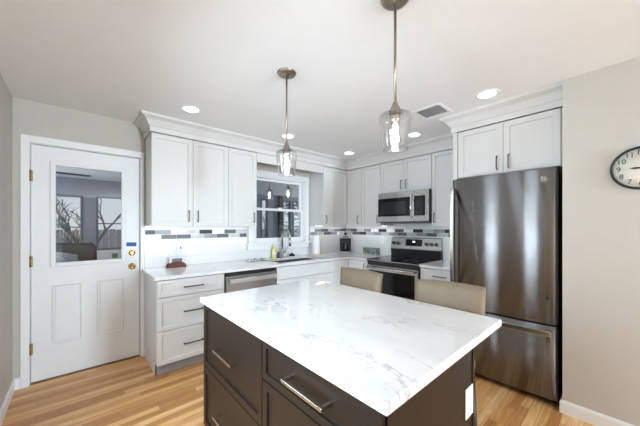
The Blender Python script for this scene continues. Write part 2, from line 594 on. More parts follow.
struct_box('floor', M['floor'], (XL - 0.1, 0.1, YR - 0.1, 0.12, -0.08, 0.0), label='honey oak strip wood floor of the kitchen', cat='floor')
struct_box('ceiling', M['ceiling'], (XL - 0.1, 0.1, YR - 0.1, 0.12, CEIL, CEIL + 0.1), label='smooth white painted kitchen ceiling', cat='ceiling')
struct_box('wall_left', M['taupe'], (XL - 0.1, XL, YR - 0.1, -2.73, 0, CEIL), (XL - 0.1, XL, -2.47, -1.83, 0, CEIL), (XL - 0.1, XL, -1.57, 0.12, 0, CEIL), (XL - 0.1, XL, -2.73, -1.57, 0, 0.3), (XL - 0.1, XL, -2.73, -1.57, 2.0, CEIL), label='taupe wall at the left of the glazed door', cat='wall')  # slim openings cut for the added side lights
DX0, DX1, DZ = -3.966, -3.166, 2.082      # door opening
WX0, WX1, WZ0, WZ1 = -1.865, -0.965, 1.135, 2.075   # window opening
struct_box('wall_sink', M['taupe'],
           (XL, DX0, 0, 0.12, 0, CEIL), (DX0, DX1, 0, 0.12, DZ, CEIL), (DX1, WX0, 0, 0.12, 0, CEIL),
           (WX0, WX1, 0, 0.12, 0, WZ0), (WX0, WX1, 0, 0.12, WZ1, CEIL), (WX1, 0.1, 0, 0.12, 0, CEIL),
           label='taupe wall holding the glazed door and sink window', cat='wall')
struct_box('wall_range', M['taupe'], (0, 0.1, YN - 0.1, 0, 0, CEIL), label='wall behind the range and refrigerator', cat='wall')
struct_box('wall_right', M['taupe'], (XR, 0.0, YR - 0.1, YN, 0, CEIL), label='taupe wall with the round clock', cat='wall')
struct_box('wall_rear', M['taupe'],
           (XL, -2.31, YR - 0.1, YR, 0, CEIL), (-1.75, XR, YR - 0.1, YR, 0, CEIL),
           (-2.31, -1.75, YR - 0.1, YR, 0, 0.40), (-2.31, -1.75, YR - 0.1, YR, 2.20, CEIL), label='unseen rear wall with an invented tall opening', cat='wall')  # opening made up to go with the added rear light


def baseboard(name, path, label):
    mb = MB()
    mb.sweep([(0, 0), (0.014, 0), (0.014, 0.075), (0.008, 0.09), (0, 0.092)], path)
    return struct(mb.build(name, M['trim']), label, 'baseboard')


baseboard('baseboard_left', [(XL + 0.001, YR, 0), (XL + 0.001, -0.001, 0), (-4.02, -0.001, 0)], 'white baseboard along the left wall')
baseboard('baseboard_right', [(XR + 0.06, YN + 0.001, 0), (XR - 0.001, YN + 0.001, 0), (XR - 0.001, YR, 0)], 'white baseboard under the clock wall')

# door casing
mb = MB()
cas = [(-4.018, -3.968), (-3.164, -3.132)]
mb.box(-4.018, DX0 - 0.001, -0.02, 0.0, 0, 2.142)
mb.box(DX1 + 0.001, -3.132, -0.02, 0.0, 0, 2.142)
mb.box(DX0 - 0.001, DX1 + 0.001, -0.02, 0.0, DZ + 0.002, 2.142)
# jamb lining and stops
mb.box(DX0 - 0.001, DX0 + 0.004, 0.0, 0.12, 0, DZ)
mb.box(DX1 - 0.004, DX1 + 0.001, 0.0, 0.12, 0, DZ)
mb.box(DX0, DX1, 0.0, 0.12, DZ - 0.004, DZ + 0.002)
struct(mb.build('trim_1', M['trim'], bevel=0.004), 'white casing around the glazed door', 'door casing')

# ------------------------------------------------------------------ door
door = thing('door_1', 'white half-glass door with two lower panels and brass knob', 'door', (-3.565, 0.02, 0))
door['kind'] = 'structure'
ox = -3.565
mb = MB()
L, Rr, B, T = -3.958 - ox, -3.174 - ox, 0.012, 2.074
gx0, gx1, gz0, gz1 = -3.808 - ox, -3.322 - ox, 1.034, 1.915
mb.box(L, gx0, 0, 0.044, B, T); mb.box(gx1, Rr, 0, 0.044, B, T)
mb.box(gx0, gx1, 0, 0.044, B, gz0); mb.box(gx0, gx1, 0, 0.044, gz1, T)
mb.build('slab', M['door'], door)
mb = MB()
w = 0.036
for (a, b, c, d) in ((gx0 - w, gx0 + 0.004, gz0 - w, gz1 + w), (gx1 - 0.004, gx1 + w, gz0 - w, gz1 + w), (gx0, gx1, gz0 - w, gz0 + 0.004), (gx0, gx1, gz1 - 0.004, gz1 + w)):
    mb.box(a, b, -0.014, 0.004, c, d)
mb.build('glazing_frame', M['door'], door, bevel=0.008)
mb = MB(); mb.box(gx0 + 0.001, gx1 - 0.001, 0.02, 0.024, gz0 + 0.001, gz1 - 0.001)
mb.build('glass_pane', M['doorglass'], door)
for a, b in ((-3.831, -3.628), (-3.519, -3.306)):
    mb = MB(); mb.raised(a - ox, b - ox, 0.304, 0.835, 0.0)
    mb.build('lower_panel', M['door'], door)
mb = MB()
mb.lathe([(0.0, -0.062), (0.016, -0.062), (0.026, -0.052), (0.029, -0.04), (0.024, -0.028), (0.012, -0.02), (0.012, -0.008), (0.031, -0.006), (0.033, 0.0)], (-3.236 - ox, 0, 0.95), 'y', 28)
mb.build('knob', M['brass'], door)
mb = MB()
mb.lathe([(0.0, -0.018), (0.02, -0.018), (0.028, -0.012), (0.03, 0.0)], (-3.236 - ox, 0, 1.09), 'y', 28)
mb.box(-3.24 - ox, -3.232 - ox, -0.032, -0.016, 1.075, 1.105)
mb.build('deadbolt', M['brass'], door)
for z in (1.80, 1.06, 0.305):
    mb = MB()
    mb.tube([(-3.962 - ox, -0.024, z - 0.047), (-3.962 - ox, -0.024, z + 0.047)], 0.0065, 10)
    mb.box(-3.958 - ox, -3.948 - ox, -0.022, -0.001, z - 0.045, z + 0.045)
    mb.build('hinge', M['oldbrass'], door)
mb = MB(); mb.box(-0.041, 0.045, -0.0012, 0, -0.02, 0.02)
t = mb.build('painters_tape', M['tape'], None, (-3.243, 0.0195, 1.178))
t.rotation_euler = (0, math.radians(2), 0)
tag(t, 'short strip of blue tape on the door above the deadbolt', 'tape')
struct_box('trim_2', M['oldbrass'], (DX0 + 0.004, DX1 - 0.004, 0.0, 0.12, 0.0, 0.008), label='threshold under the glazed door', cat='threshold')

# ------------------------------------------------------------------ kitchen window
win = thing('window_1', 'white double-hung window above the kitchen sink', 'window', (-1.415, 0.0, 1.135))
win['kind'] = 'structure'
ox, oz = -1.415, 1.135
mb = MB()
f = 0.022
mb.box(WX0 - ox, WX0 + f - ox, 0.0, 0.115, 0, WZ1 - oz); mb.box(WX1 - f - ox, WX1 - ox, 0.0, 0.115, 0, WZ1 - oz)
mb.box(WX0 - ox, WX1 - ox, 0.0, 0.115, WZ1 - f - oz, WZ1 - oz); mb.box(WX0 - ox, WX1 - ox, 0.0, 0.115, 0, f)
mb.build('window_frame', M['trim'], win, bevel=0.002)


def sash(y, z0, z1, rail_b, rail_t):
    mb = MB()
    a, b = WX0 + f - ox, WX1 - f - ox
    st = 0.042
    mb.box(a, a + st, y, y + 0.03, z0 - oz, z1 - oz); mb.box(b - st, b, y, y + 0.03, z0 - oz, z1 - oz)
    mb.box(a + st, b - st, y, y + 0.03, z0 - oz, z0 + rail_b - oz); mb.box(a + st, b - st, y, y + 0.03, z1 - rail_t - oz, z1 - oz)
    s = mb.build('sash', M['trim'], win, bevel=0.003)
    mb = MB(); mb.box(a + st, b - st, y + 0.013, y + 0.017, z0 + rail_b - oz, z1 - rail_t - oz)
    mb.build('pane', M['glass'], s)
    return s


sash(0.02, WZ0 + f, 1.625, 0.042, 0.034)
sash(0.055, 1.60, WZ1 - f, 0.03, 0.036)
mb = MB(); mb.box(-0.03, 0.03, 0.005, 0.03, 0.49, 0.505); mb.build('sash_lock', M['whiteplastic'], win)
mb = MB()
cw = 0.07
mb.box(WX0 - cw - ox, WX0 + 0.004 - ox, -0.022, 0, 0, WZ1 + cw - oz); mb.box(WX1 - 0.004 - ox, WX1 + cw - ox, -0.022, 0, 0, WZ1 + cw - oz)
mb.box(WX0 - cw - ox, WX1 + cw - ox, -0.024, 0, WZ1 - 0.004 - oz, WZ1 + cw - oz)
mb.build('window_casing', M['trim'], win, bevel=0.003)
mb = MB(); mb.box(-1.985 - ox, -0.86 - ox, -0.07, 0.0, -0.028, 0.0)
mb.build('window_sill', M['trim'], win, bevel=0.005)
mb = MB(); mb.box(-1.95 - ox, -0.885 - ox, -0.02, 0.0, -0.09, -0.028)
mb.build('apron', M['trim'], win, bevel=0.003)

# ------------------------------------------------------------------ backsplash with mosaic band
TC = [lin(30, 31, 34), lin(84, 86, 90), lin(134, 136, 140), lin(182, 184, 186), lin(232, 233, 234)]
tiles = []
for i, c in enumerate(((30, 31, 34), (88, 90, 94), (138, 140, 143), (186, 187, 189), (234, 235, 236))):
    tiles.append(mat('mosaic_tile_%s' % ('black', 'charcoal', 'grey', 'silver', 'white')[i], c, 0.38, vary=0.18, scale=14))


def band(name, parent, runs, y=-0.0115):
    mb = MB()
    for (x0, x1, row, ci) in runs:
        mb.mi = ci
        z = 1.275 if row == 0 else 1.2235
        mb.box(x0 + 0.0012, x1 - 0.0012, y - 0.001, y + 0.002, z + 0.0012, z + 0.0488)
    return mb.build(name, tiles, parent)


def runs_from(x0, x1, rows, step=0.152):
    out = []
    for row, (off, seq) in enumerate(rows):
        x = x0 - off
        for k in range(200):
            a, b = max(x, x0), min(x + step, x1)
            if b - a > 0.006: out.append((a, b, row, seq[k % len(seq)]))
            x += step
            if x >= x1: break
    return out


sp = thing('backsplash', 'white tile backsplash with mosaic band along the sink wall', 'backsplash', (0, 0, 0))
sp['kind'] = 'structure'
mb = MB()
mb.box(-3.128, -1.96, -0.0105, -0.0005, 0.915, 1.371)
mb.box(-1.96, -0.865, -0.0105, -0.0005, 0.915, 1.044)
mb.box(-0.865, -0.011, -0.0105, -0.0005, 0.915, 1.371)
mb.build('tile_field', M['tile'], sp)
band('mosaic_band', sp, runs_from(-3.126, -1.965, [(0.055, [0, 2, 4, 3, 0, 4, 1, 3, 3]), (0.0, [4, 1, 1, 3, 2, 1, 3, 1])]))
band('mosaic_band', sp, runs_from(-0.86, -0.012, [(0.06, [4, 2, 1, 3, 2, 1]), (0.0, [2, 3, 1, 2, 4, 1])]))
sp2 = thing('backsplash', 'white tile backsplash with mosaic band behind the range', 'backsplash', (0, 0, 0), -math.pi / 2)
sp2['kind'] = 'structure'
mb = MB(); mb.box(0.012, 2.245, -0.0105, -0.0005, 0.915, 1.371)
mb.box(1.0, 1.768, -0.0105, -0.0005, 1.371, 1.415)
mb.build('tile_field', M['tile'], sp2)
band('mosaic_band', sp2, runs_from(0.014, 2.243, [(0.05, [2, 1, 3, 2, 4, 0, 4, 1, 4, 0, 3, 2, 0, 2, 3, 0]), (0.0, [3, 1, 0, 3, 2, 3, 2, 1, 3, 2, 1, 3, 0, 2])]))

# ------------------------------------------------------------------ cabinets


def pull(mb, c, length, axis='z', y=0.0, r=0.0048, out=0.03):
    """bowed bar pull, centre c=(x,z), standing on the face at y (towards -y)"""
    x, z = c
    h = length / 2
    prof = [(-h, 0), (-h, -out * 0.75), (-h + 0.008, -out), (0, -out - 0.003), (h - 0.008, -out), (h, -out * 0.75), (h, 0)]
    pts = [((x, y + o, z + s) if axis == 'z' else (x + s, y + o, z)) for s, o in prof]
    mb.tube(pts, r, 8)


def bar_pull(mb, c, length, y=0.0, w=0.011, out=0.034):
    """square bar pull lying along x"""
    x, z = c
    h = length / 2
    mb.box(x - h, x + h, y - out, y - out + w, z - w / 2, z + w / 2)
    for s in (-1, 1):
        xx = x + s * (h - w / 2)
        mb.box(xx - w / 2, xx + w / 2, y - out + w * 0.5, y, z - w / 2, z + w / 2)


CABD = 0.31   # wall cabinet carcass depth
UZ0, UZ1 = 1.372, 2.286


def wall_cabinet(label, loc, rotz, W, H, D, doors, pulls, light=True, group='white shaker wall cabinets'):
    """doors: list of (x0,x1); pulls: list of x per door or None"""
    t = thing('wall_cabinet', label, 'cabinet', loc, rotz, group)
    mb = MB(); mb.box(0.0008, W - 0.0008, -D, -0.0006, 0, H)
    mb.build('carcass', M['cab'], t)
    for (a, b), px in zip(doors, pulls):
        mb = MB(); mb.shaker(a + 0.002, b - 0.002, -0.005 if light else 0.002, H - 0.006, -D - 0.021)
        d = mb.build('door', M['cab'], t, bevel=0.0012)
        if px is not None:
            mb = MB(); pull(mb, (px, 0.10), 0.115, 'z', -D - 0.021)
            mb.build('handle', M['pull'], d)
    if light:
        mb = MB(); mb.box(0.03, W - 0.03, -D + 0.16, -D + 0.20, -0.002, -0.0005)
        mb.build('light_bar', M['led'], t)
    return t


def A(x): return (x, 0, UZ0)
def Bq(y): return (0, y, UZ0)


RB = -math.pi / 2
UH = UZ1 - UZ0
wall_cabinet('white two-door shaker wall cabinet nearest the glazed door', A(-3.124), 0, 0.771, UH, CABD, [(0, 0.384), (0.384, 0.771)], [0.338, 0.430])
wall_cabinet('white single-door wall cabinet just before the sink window', A(-2.353), 0, 0.366, UH, CABD, [(0, 0.366)], [0.322])
wall_cabinet('narrow white wall cabinet just past the sink window', A(-0.862), 0, 0.237, UH, CABD, [(0, 0.237)], [0.045])
# corner cabinet with bifold doors
t = thing('corner_wall_cabinet', 'white corner wall cabinet with two folding doors above the coffee maker', 'cabinet', (0, 0, UZ0), 0, 'white shaker wall cabinets')
mb = MB()
mb.prism([(-0.624, -0.0006), (-0.624, -CABD), (-CABD, -CABD), (-CABD, -0.630), (-0.0006, -0.630), (-0.0006, -0.0006)], 0, UH)
mb.build('carcass', M['cab'], t)
mb = MB(); mb.shaker(-0.622, -0.334, -0.005, UH - 0.006, -CABD - 0.021)
mb.build('door', M['cab'], t, bevel=0.0012)
mb = MB(); mb.shaker(0.334, 0.629, -0.005, UH - 0.006, -CABD - 0.021)
d = mb.build('door', M['cab'], t, rotz=RB, bevel=0.0012)
mb = MB(); pull(mb, (0.57, 0.10), 0.115, 'z', -CABD - 0.021); mb.build('handle', M['pull'], d)
mb = MB(); mb.box(-0.6, -0.12, -0.15, -0.11, -0.002, -0.0005); mb.box(-0.15, -0.11, -0.6, -0.16, -0.002, -0.0005)
mb.build('light_bar', M['led'], t)
wall_cabinet('white single-door wall cabinet at the left of the microwave', Bq(-0.632), RB, 0.362, UH, CABD, [(0, 0.362)], [0.318])
t = wall_cabinet('short white two-door wall cabinet above the microwave', (0, -0.996, 1.838), RB, 0.769, UZ1 - 1.838, CABD, [(0, 0.384), (0.384, 0.769)], [0.345, 0.423], light=False)
wall_cabinet('white single-door wall cabinet between microwave and refrigerator', Bq(-1.767), RB, 0.47, UH, CABD, [(0, 0.47)], [0.04])
# valance across the window
mb = MB(); mb.box(-1.985, -0.864, -0.331, -0.309, 2.172, UZ1)
tag(mb.build('valance_board', M['cab'], bevel=0.001), 'white valance board bridging the cabinets over the sink window', 'valance')

# refrigerator surround
FX = -0.872
t = thing('refrigerator_surround', 'tall white side panel at the left of the refrigerator', 'panel', (0, -2.25, 0))
mb = MB(); mb.box(FX + 0.002, -0.002, -0.02, 0.0, 0, UZ1); mb.box(FX, FX + 0.02, -0.043, 0.0, 0, UZ1)
mb.build('side_board', M['cab'], t, bevel=0.001)
t = thing('refrigerator_cabinet', 'deep white two-door cabinet above the refrigerator', 'cabinet', (0, -2.296, 1.832), RB)
Hf = UZ1 - 1.832
mb = MB(); mb.box(0, 0.782, FX + 0.021, -0.0006, 0, Hf); mb.build('carcass', M['cab'], t)
for a, b, px in ((0.003, 0.382, 0.338), (0.382, 0.764, 0.426)):
    mb = MB(); mb.shaker(a + 0.0015, b - 0.0015, 0.002, Hf - 0.006, FX); d = mb.build('door', M['cab'], t, bevel=0.0012)
    mb = MB(); pull(mb, (px, 0.095), 0.115, 'z', FX); mb.build('handle', M['pull'], d)

# crown
CP = [(0, 0), (0.012, 0), (0.012, 0.050), (0.020, 0.056), (0.026, 0.068), (0.050, 0.108), (0.078, 0.124), (0.092, 0.132), (0.094, 0.1525), (0, 0.1525)]


def crown(name, path, label):
    mb = MB(); mb.sweep(CP, path)
    o = mb.build(name, M['cab'])
    return tag(o, label, 'crown molding')


zc = UZ1 + 0.001
ff = CABD + 0.021
crown('crown_molding', [(-3.126, -0.001, zc), (-3.126, -ff, zc), (-ff, -ff, zc), (-ff, -2.247, zc)], 'stepped white crown molding running above the wall cabinets')
crown('crown_molding', [(-0.46, -2.249, zc), (FX, -2.249, zc), (FX, -3.083, zc)], 'stepped white crown molding on the refrigerator cabinet')

# ------------------------------------------------------------------ base cabinets
TOE = 0.112
BH = 0.882


def base_shell(t, W, D=0.608, toe=0.535, left_end=False):
    mb = MB()
    mb.box(0.0008, W - 0.0008, -D, -0.001, TOE, BH - 0.001)
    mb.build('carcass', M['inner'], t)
    mb = MB(); mb.box(0.0008, W - 0.0008, -toe, -0.001, 0.0, TOE - 0.001)
    mb.build('toe_kick', M['toe'], t)


t = thing('drawer_cabinet', 'white base cabinet with three drawers nearest the glazed door', 'cabinet', (-3.130, 0, 0), 0, 'white base cabinets')
base_shell(t, 0.608)
mb = MB()
mb.prism([(-0.0022, 0.0), (-0.535, 0.0), (-0.535, TOE), (-0.612, TOE), (-0.612, BH - 0.001), (-0.0022, BH - 0.001)], -0.001, 0.012, plane='yz')
mb.build('end_panel', M['base'], t)
for z0, z1 in ((0.722, 0.872), (0.421, 0.716), (0.117, 0.415)):
    mb = MB(); mb.shaker(0.003, 0.605, z0, z1, -0.631, fr=0.05 if z1 - z0 > 0.2 else 0.04)
    d = mb.build('drawer', M['base'], t, bevel=0.0012)
    mb = MB(); bar_pull(mb, (0.304, (z0 + z1) / 2 + (0.0 if z1 - z0 < 0.2 else 0.0)), 0.175, -0.631, w=0.009, out=0.03); mb.build('handle', M['pull'], d)

t = thing('sink_cabinet', 'white base cabinet with a false drawer front under the sink', 'cabinet', (-1.888, 0, 0), 0, 'white base cabinets')
W = 0.952
mb = MB()
mb.box(0.0008, 0.018, -0.608, -0.001, TOE, BH - 0.001); mb.box(W - 0.018, W - 0.0008, -0.608, -0.001, TOE, BH - 0.001)
mb.box(0.018, W - 0.018, -0.608, -0.001, TOE, TOE + 0.018); mb.box(0.018, W - 0.018, -0.608, -0.59, 0.66, BH - 0.001)
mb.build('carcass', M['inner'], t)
mb = MB(); mb.box(0.0008, W - 0.0008, -0.535, -0.001, 0.0, TOE - 0.001); mb.build('toe_kick', M['toe'], t)
mb = MB(); mb.shaker(0.003, W - 0.003, 0.722, 0.872, -0.631, fr=0.04); mb.build('drawer_front', M['base'], t, bevel=0.0012)
for a, b, px in ((0.003, W / 2 - 0.001, W / 2 - 0.045), (W / 2 + 0.001, W - 0.003, W / 2 + 0.045)):
    mb = MB(); mb.shaker(a, b, 0.117, 0.716, -0.631); d = mb.build('door', M['base'], t, bevel=0.0012)
    mb = MB(); pull(mb, (px, 0.60), 0.115, 'z', -0.631); mb.build('handle', M['pull'], d)

t = thing('corner_base_cabinet', 'white corner base cabinet with folding doors left of the range', 'cabinet', (0, 0, 0), 0, 'white base cabinets')
mb = MB()
mb.prism([(-0.934, -0.001), (-0.934, -0.608), (-0.608, -0.608), (-0.608, -0.995), (-0.001, -0.995), (-0.001, -0.001)], TOE, BH - 0.001)
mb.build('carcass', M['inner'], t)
mb = MB()
mb.prism([(-0.934, -0.001), (-0.934, -0.535), (-0.535, -0.535), (-0.535, -0.995), (-0.001, -0.995), (-0.001, -0.001)], 0.0, TOE - 0.001)
mb.build('toe_kick', M['toe'], t)
mb = MB(); mb.shaker(-0.931, -0.634, 0.117, 0.872, -0.631); mb.build('door', M['base'], t, bevel=0.0012)
mb = MB(); mb.shaker(0.634, 0.993, 0.117, 0.872, -0.631); d = mb.build('door', M['base'], t, rotz=RB, bevel=0.0012)
mb = MB(); pull(mb, (0.945, 0.78), 0.115, 'z', -0.631); mb.build('handle', M['pull'], d)

t = thing('narrow_base_cabinet', 'white base cabinet between the range and refrigerator', 'cabinet', (0, -1.776, 0), RB, 'white base cabinets')
W = 0.47
base_shell(t, W)
mb = MB(); mb.shaker(0.003, W - 0.003, 0.722, 0.872, -0.631, fr=0.04); d = mb.build('drawer', M['base'], t, bevel=0.0012)
mb = MB(); bar_pull(mb, (W / 2, 0.80), 0.15, -0.631, w=0.009, out=0.03); mb.build('handle', M['pull'], d)
mb = MB(); mb.shaker(0.003, W - 0.003, 0.117, 0.716, -0.631); d = mb.build('door', M['base'], t, bevel=0.0012)
mb = MB(); pull(mb, (0.05, 0.6), 0.115, 'z', -0.631); mb.build('handle', M['pull'], d)

# worktops
SX0, SX1, SY0, SY1 = -1.785, -1.035, -0.545, -0.145     # sink cut-out
mb = MB()
Z0, Z1 = 0.883, 0.914
mb.box(-3.156, SX0, -0.650, -0.0005, Z0, Z1)
mb.box(SX0, SX1, -0.650, SY0, Z0, Z1)
mb.box(SX0, SX1, SY1, -0.0005, Z0, Z1)
mb.box(SX1, -0.70, -0.650, -0.0005, Z0, Z1)
mb.prism([(-0.70, -0.0005), (-0.70, -0.650), (-0.672, -0.657), (-0.657, -0.672), (-0.650, -0.70), (-0.650, -0.998), (-0.0005, -0.998), (-0.0005, -0.0005)], Z0, Z1)
bmesh.ops.remove_doubles(mb.bm, verts=mb.bm.verts, dist=0.0001)
tag(mb.build('worktop', M['quartz_plain']), 'L-shaped white quartz worktop around the sink and corner', 'worktop')
mb = MB(); mb.box(-0.650, -0.0005, -2.246, -1.774, Z0, Z1)
tag(mb.build('worktop', M['quartz_plain'], bevel=0.002), 'short white quartz worktop between range and refrigerator', 'worktop')

# ------------------------------------------------------------------ sink, faucet
t = thing('sink', 'undermount stainless steel sink below the window', 'sink', ((SX0 + SX1) / 2, (SY0 + SY1) / 2, 0.70))
mb = MB()
hx, hy = (SX1 - SX0) / 2 + 0.004, (SY1 - SY0) / 2 + 0.004
mb.box(-hx, hx, -hy, hy, -0.012, -0.010)
for (a, b, c, d) in ((-hx - 0.002, -hx, -hy, hy), (hx, hx + 0.002, -hy, hy), (-hx, hx, -hy - 0.002, -hy), (-hx, hx, hy, hy + 0.002)):
    mb.box(a, b, c, d, -0.012, 0.1815)
mb.build('basin', M['steel'], t)
mb = MB(); mb.lathe([(0.0, -0.009), (0.02, -0.009), (0.045, -0.007), (0.045, -0.010)], (0, 0.05, 0), 'z', 24)
mb.build('drain', M['steel_mid'], t)
t = thing('faucet', 'tall gooseneck pull-down faucet behind the sink', 'faucet', (-1.445, -0.085, 0.914))
mb = MB(); mb.lathe([(0.028, 0.0), (0.028, 0.006), (0.021, 0.012), (0.019, 0.11), (0.015, 0.13)], seg=24); mb.build('base', M['steel_mid'], t)
pts = [(0, 0, 0.12), (0, 0, 0.30)]
for k in range(1, 13):
    a = math.pi * k / 12
    pts.append((0, -0.095 + 0.095 * math.cos(a), 0.30 + 0.105 * math.sin(a)))
pts.append((0, -0.19, 0.27))
mb = MB(); mb.tube(pts, 0.015, 12); mb.build('spout', M['steel'], t)
mb = MB(); mb.tube([(0, -0.19, 0.285), (0, -0.19, 0.24), (0, -0.192, 0.175)], [0.0165, 0.0185, 0.020], 12); mb.build('spray_head', M['steel'], t)
mb = MB(); mb.tube([(0.015, 0, 0.075), (0.055, 0, 0.08)], 0.0115, 10); mb.tube([(0.05, 0, 0.08), (0.085, -0.01, 0.16)], [0.008, 0.0055], 8); mb.build('lever', M['steel_mid'], t)

# ------------------------------------------------------------------ dishwasher
t = thing('dishwasher', 'stainless dishwasher with bar handle under the worktop', 'dishwasher', (-2.518, 0, 0))
mb = MB(); mb.box(0.0, 0.625, -0.60, -0.02, 0.10, 0.868); mb.build('tub', M['black'], t)
mb = MB(); mb.box(0.008, 0.618, -0.64, -0.602, 0.12, 0.838); mb.build('door', M['steel_mid'], t, bevel=0.006)
mb = MB(); mb.box(0.008, 0.618, -0.625, -0.602, 0.84, 0.866); mb.build('control_strip', M['black'], t)
mb = MB()
mb.box(0.03, 0.595, -0.694, -0.676, 0.768, 0.818)
for x in (0.045, 0.58): mb.box(x - 0.012, x + 0.012, -0.68, -0.638, 0.78, 0.81)
mb.build('handle', M['dish_steel'], t, bevel=0.004)
mb = MB(); mb.box(0.008, 0.618, -0.55, -0.02, 0.0, 0.098); mb.build('toe_panel', M['black'], t)

# ------------------------------------------------------------------ range
t = thing('range', 'stainless electric range with black glass cooktop', 'range', (0, -1.005, 0), RB)
W = 0.762
mb = MB(); mb.box(0.002, W - 0.002, -0.64, -0.014, 0.05, 0.905); mb.build('body', M['black'], t)
mb = MB(); mb.box(0.006, W - 0.006, -0.665, -0.075, 0.912, 0.918)
mb.build('cooktop_glass', M['blackglass'], t)
mb = MB()
mb.box(-0.001, 0.006, -0.665, -0.02, 0.898, 0.921); mb.box(W - 0.006, W + 0.001, -0.665, -0.02, 0.898, 0.921)
mb.box(0.002, W - 0.002, -0.654, -0.02, 0.903, 0.911)
mb.build('cooktop_rim', M['steel'], t)
for (x, y, r) in ((0.2, -0.48, 0.105), (0.56, -0.48, 0.085), (0.2, -0.22, 0.08), (0.56, -0.22, 0.1)):
    mb = MB(); mb.lathe([(r - 0.002, 0.9182), (r, 0.9182), (r, 0.9186), (r - 0.002, 0.9186)], (x, y, 0), 'z', 40, closed=True); mb.build('burner_ring', M['grey'], t)
mb = MB()
mb.prism([(-0.014, 0.912), (-0.075, 0.912), (-0.085, 1.035), (-0.072, 1.035), (-0.014, 1.035)], 0.0, W, plane='yz')
mb.build('vent_riser', M['black'], t)
mb = MB()
mb.prism([(-0.014, 1.036), (-0.088, 1.036), (-0.088, 1.055), (-0.062, 1.198), (-0.05, 1.206), (-0.014, 1.206)], 0.0, W, plane='yz')
cp = mb.build('control_panel', M['steel'], t, bevel=0.003)
mb = MB()
mb.prism([(-0.088 + 0.01, 1.085), (-0.0835, 1.085), (-0.0665, 1.18), (-0.06, 1.18)], 0.245, 0.50, plane='yz')
dp = mb.build('display', M['blackglass'], t)
mb = MB(); mb.prism([(-0.078, 1.137), (-0.0765, 1.137), (-0.0735, 1.155), (-0.072, 1.155)], 0.355, 0.395, plane='yz'); mb.build('clock_digits', M['display'], dp)
for x in (0.05, 0.125, 0.57, 0.64, 0.71):
    mb = MB()
    mb.lathe([(0.024, 0.0), (0.024, -0.012), (0.020, -0.032), (0.017, -0.034), (0.0, -0.034)], (0, 0, 0), 'y', 20)
    mb.box(-0.0035, 0.0035, -0.038, -0.03, -0.018, 0.018)
    k = mb.build('knob', M['pull'], t, (x, -0.0765, 1.115)); k.rotation_euler = (-0.18, 0, 0)
mb = MB(); mb.box(0.004, W - 0.004, -0.668, -0.642, 0.22, 0.842)
od = mb.build('oven_door', M['steel'], t, bevel=0.004)
mb = MB(); mb.box(0.045, W - 0.045, -0.6705, -0.667, 0.26, 0.775); mb.build('oven_window', M['blackglass'], od)
mb = MB(); mb.tube([(0.03, -0.715, 0.815), (W - 0.03, -0.715, 0.815)], 0.0125, 12)
for x in (0.05, W - 0.05): mb.box(x - 0.012, x + 0.012, -0.712, -0.667, 0.803, 0.827)
mb.build('oven_handle', M['steel'], od)
mb = MB(); mb.box(0.004, W - 0.004, -0.655, -0.642, 0.845, 0.897); mb.build('front_strip', M['black'], t)
mb = MB(); mb.box(0.004, W - 0.004, -0.664, -0.642, 0.06, 0.212); mb.build('storage_drawer', M['steel'], t, bevel=0.004)
for x, y in ((0.05, -0.6), (W - 0.05, -0.6), (0.05, -0.06), (W - 0.05, -0.06)):
    mb = MB(); mb.lathe([(0.018, 0), (0.018, 0.05)], (x, y, 0), 'z', 12); mb.build('foot', M['black'], t)

# ------------------------------------------------------------------ microwave
def key_mat():
    m = bpy.data.materials.new('keypad_print'); m.use_nodes = True
    nt = m.node_tree; p = nt.nodes['Principled BSDF']; p.inputs['Roughness'].default_value = 0.2
    co = nt.nodes.new('ShaderNodeTexCoord'); mp = nt.nodes.new('ShaderNodeMapping'); mp.inputs['Rotation'].default_value = (-math.pi / 2, 0, 0)
    nt.links.new(co.outputs['Object'], mp.inputs[0])
    br = nt.nodes.new('ShaderNodeTexBrick'); br.offset = 0.0
    br.inputs['Scale'].default_value = 1.0; br.inputs['Brick Width'].default_value = 0.034; br.inputs['Row Height'].default_value = 0.03
    br.inputs['Mortar Size'].default_value = 0.009
    br.inputs['Color1'].default_value = lin(74, 75, 78); br.inputs['Color2'].default_value = lin(66, 67, 70); br.inputs['Mortar'].default_value = lin(14, 14, 15)
    nt.links.new(mp.outputs[0], br.inputs['Vector']); nt.links.new(br.outputs['Color'], p.inputs['Base Color'])
    return m


t = thing('microwave', 'stainless over-range microwave below the short wall cabinet', 'microwave', (0, -1.012, 1.418), RB)
H = 0.416
W = 0.752
mb = MB(); mb.box(0, W, -0.385, -0.012, 0.0, H); mb.build('body', M['charcoal'], t)
mb = MB(); mb.box(0.002, 0.555, -0.418, -0.386, 0.012, H - 0.002)
d = mb.build('door', M['steel'], t, bevel=0.003)
mb = MB(); mb.box(0.006, 0.512, -0.4205, -0.417, 0.085, 0.335); w_ = mb.build('door_glass', M['blackglass'], d)
mb = MB(); mb.box(0.06, 0.455, -0.4215, -0.4200, 0.115, 0.285); mb.build('inner_window', M['smoked'], w_)
mb = MB(); mb.tube([(0.536, -0.418, 0.06), (0.536, -0.45, 0.075), (0.536, -0.456, 0.21), (0.536, -0.45, 0.345), (0.536, -0.418, 0.36)], 0.0105, 10); mb.build('handle', M['chrome'], d)
mb = MB(); mb.box(0.557, W - 0.002, -0.415, -0.386, 0.012, H - 0.002); c = mb.build('control_panel', M['steel'], t, bevel=0.003)
mb = MB(); mb.box(0.568, 0.712, -0.418, -0.414, 0.085, 0.338); kp = mb.build('keypad', M['blackglass'], c)
mb = MB(); mb.box(0.588, 0.69, -0.4186, -0.4178, 0.10, 0.285); mb.build('key_print', key_mat(), kp)
mb = MB(); mb.box(0.59, 0.69, -0.4188, -0.4175, 0.292, 0.318); mb.build('display', M['smoked'], kp)
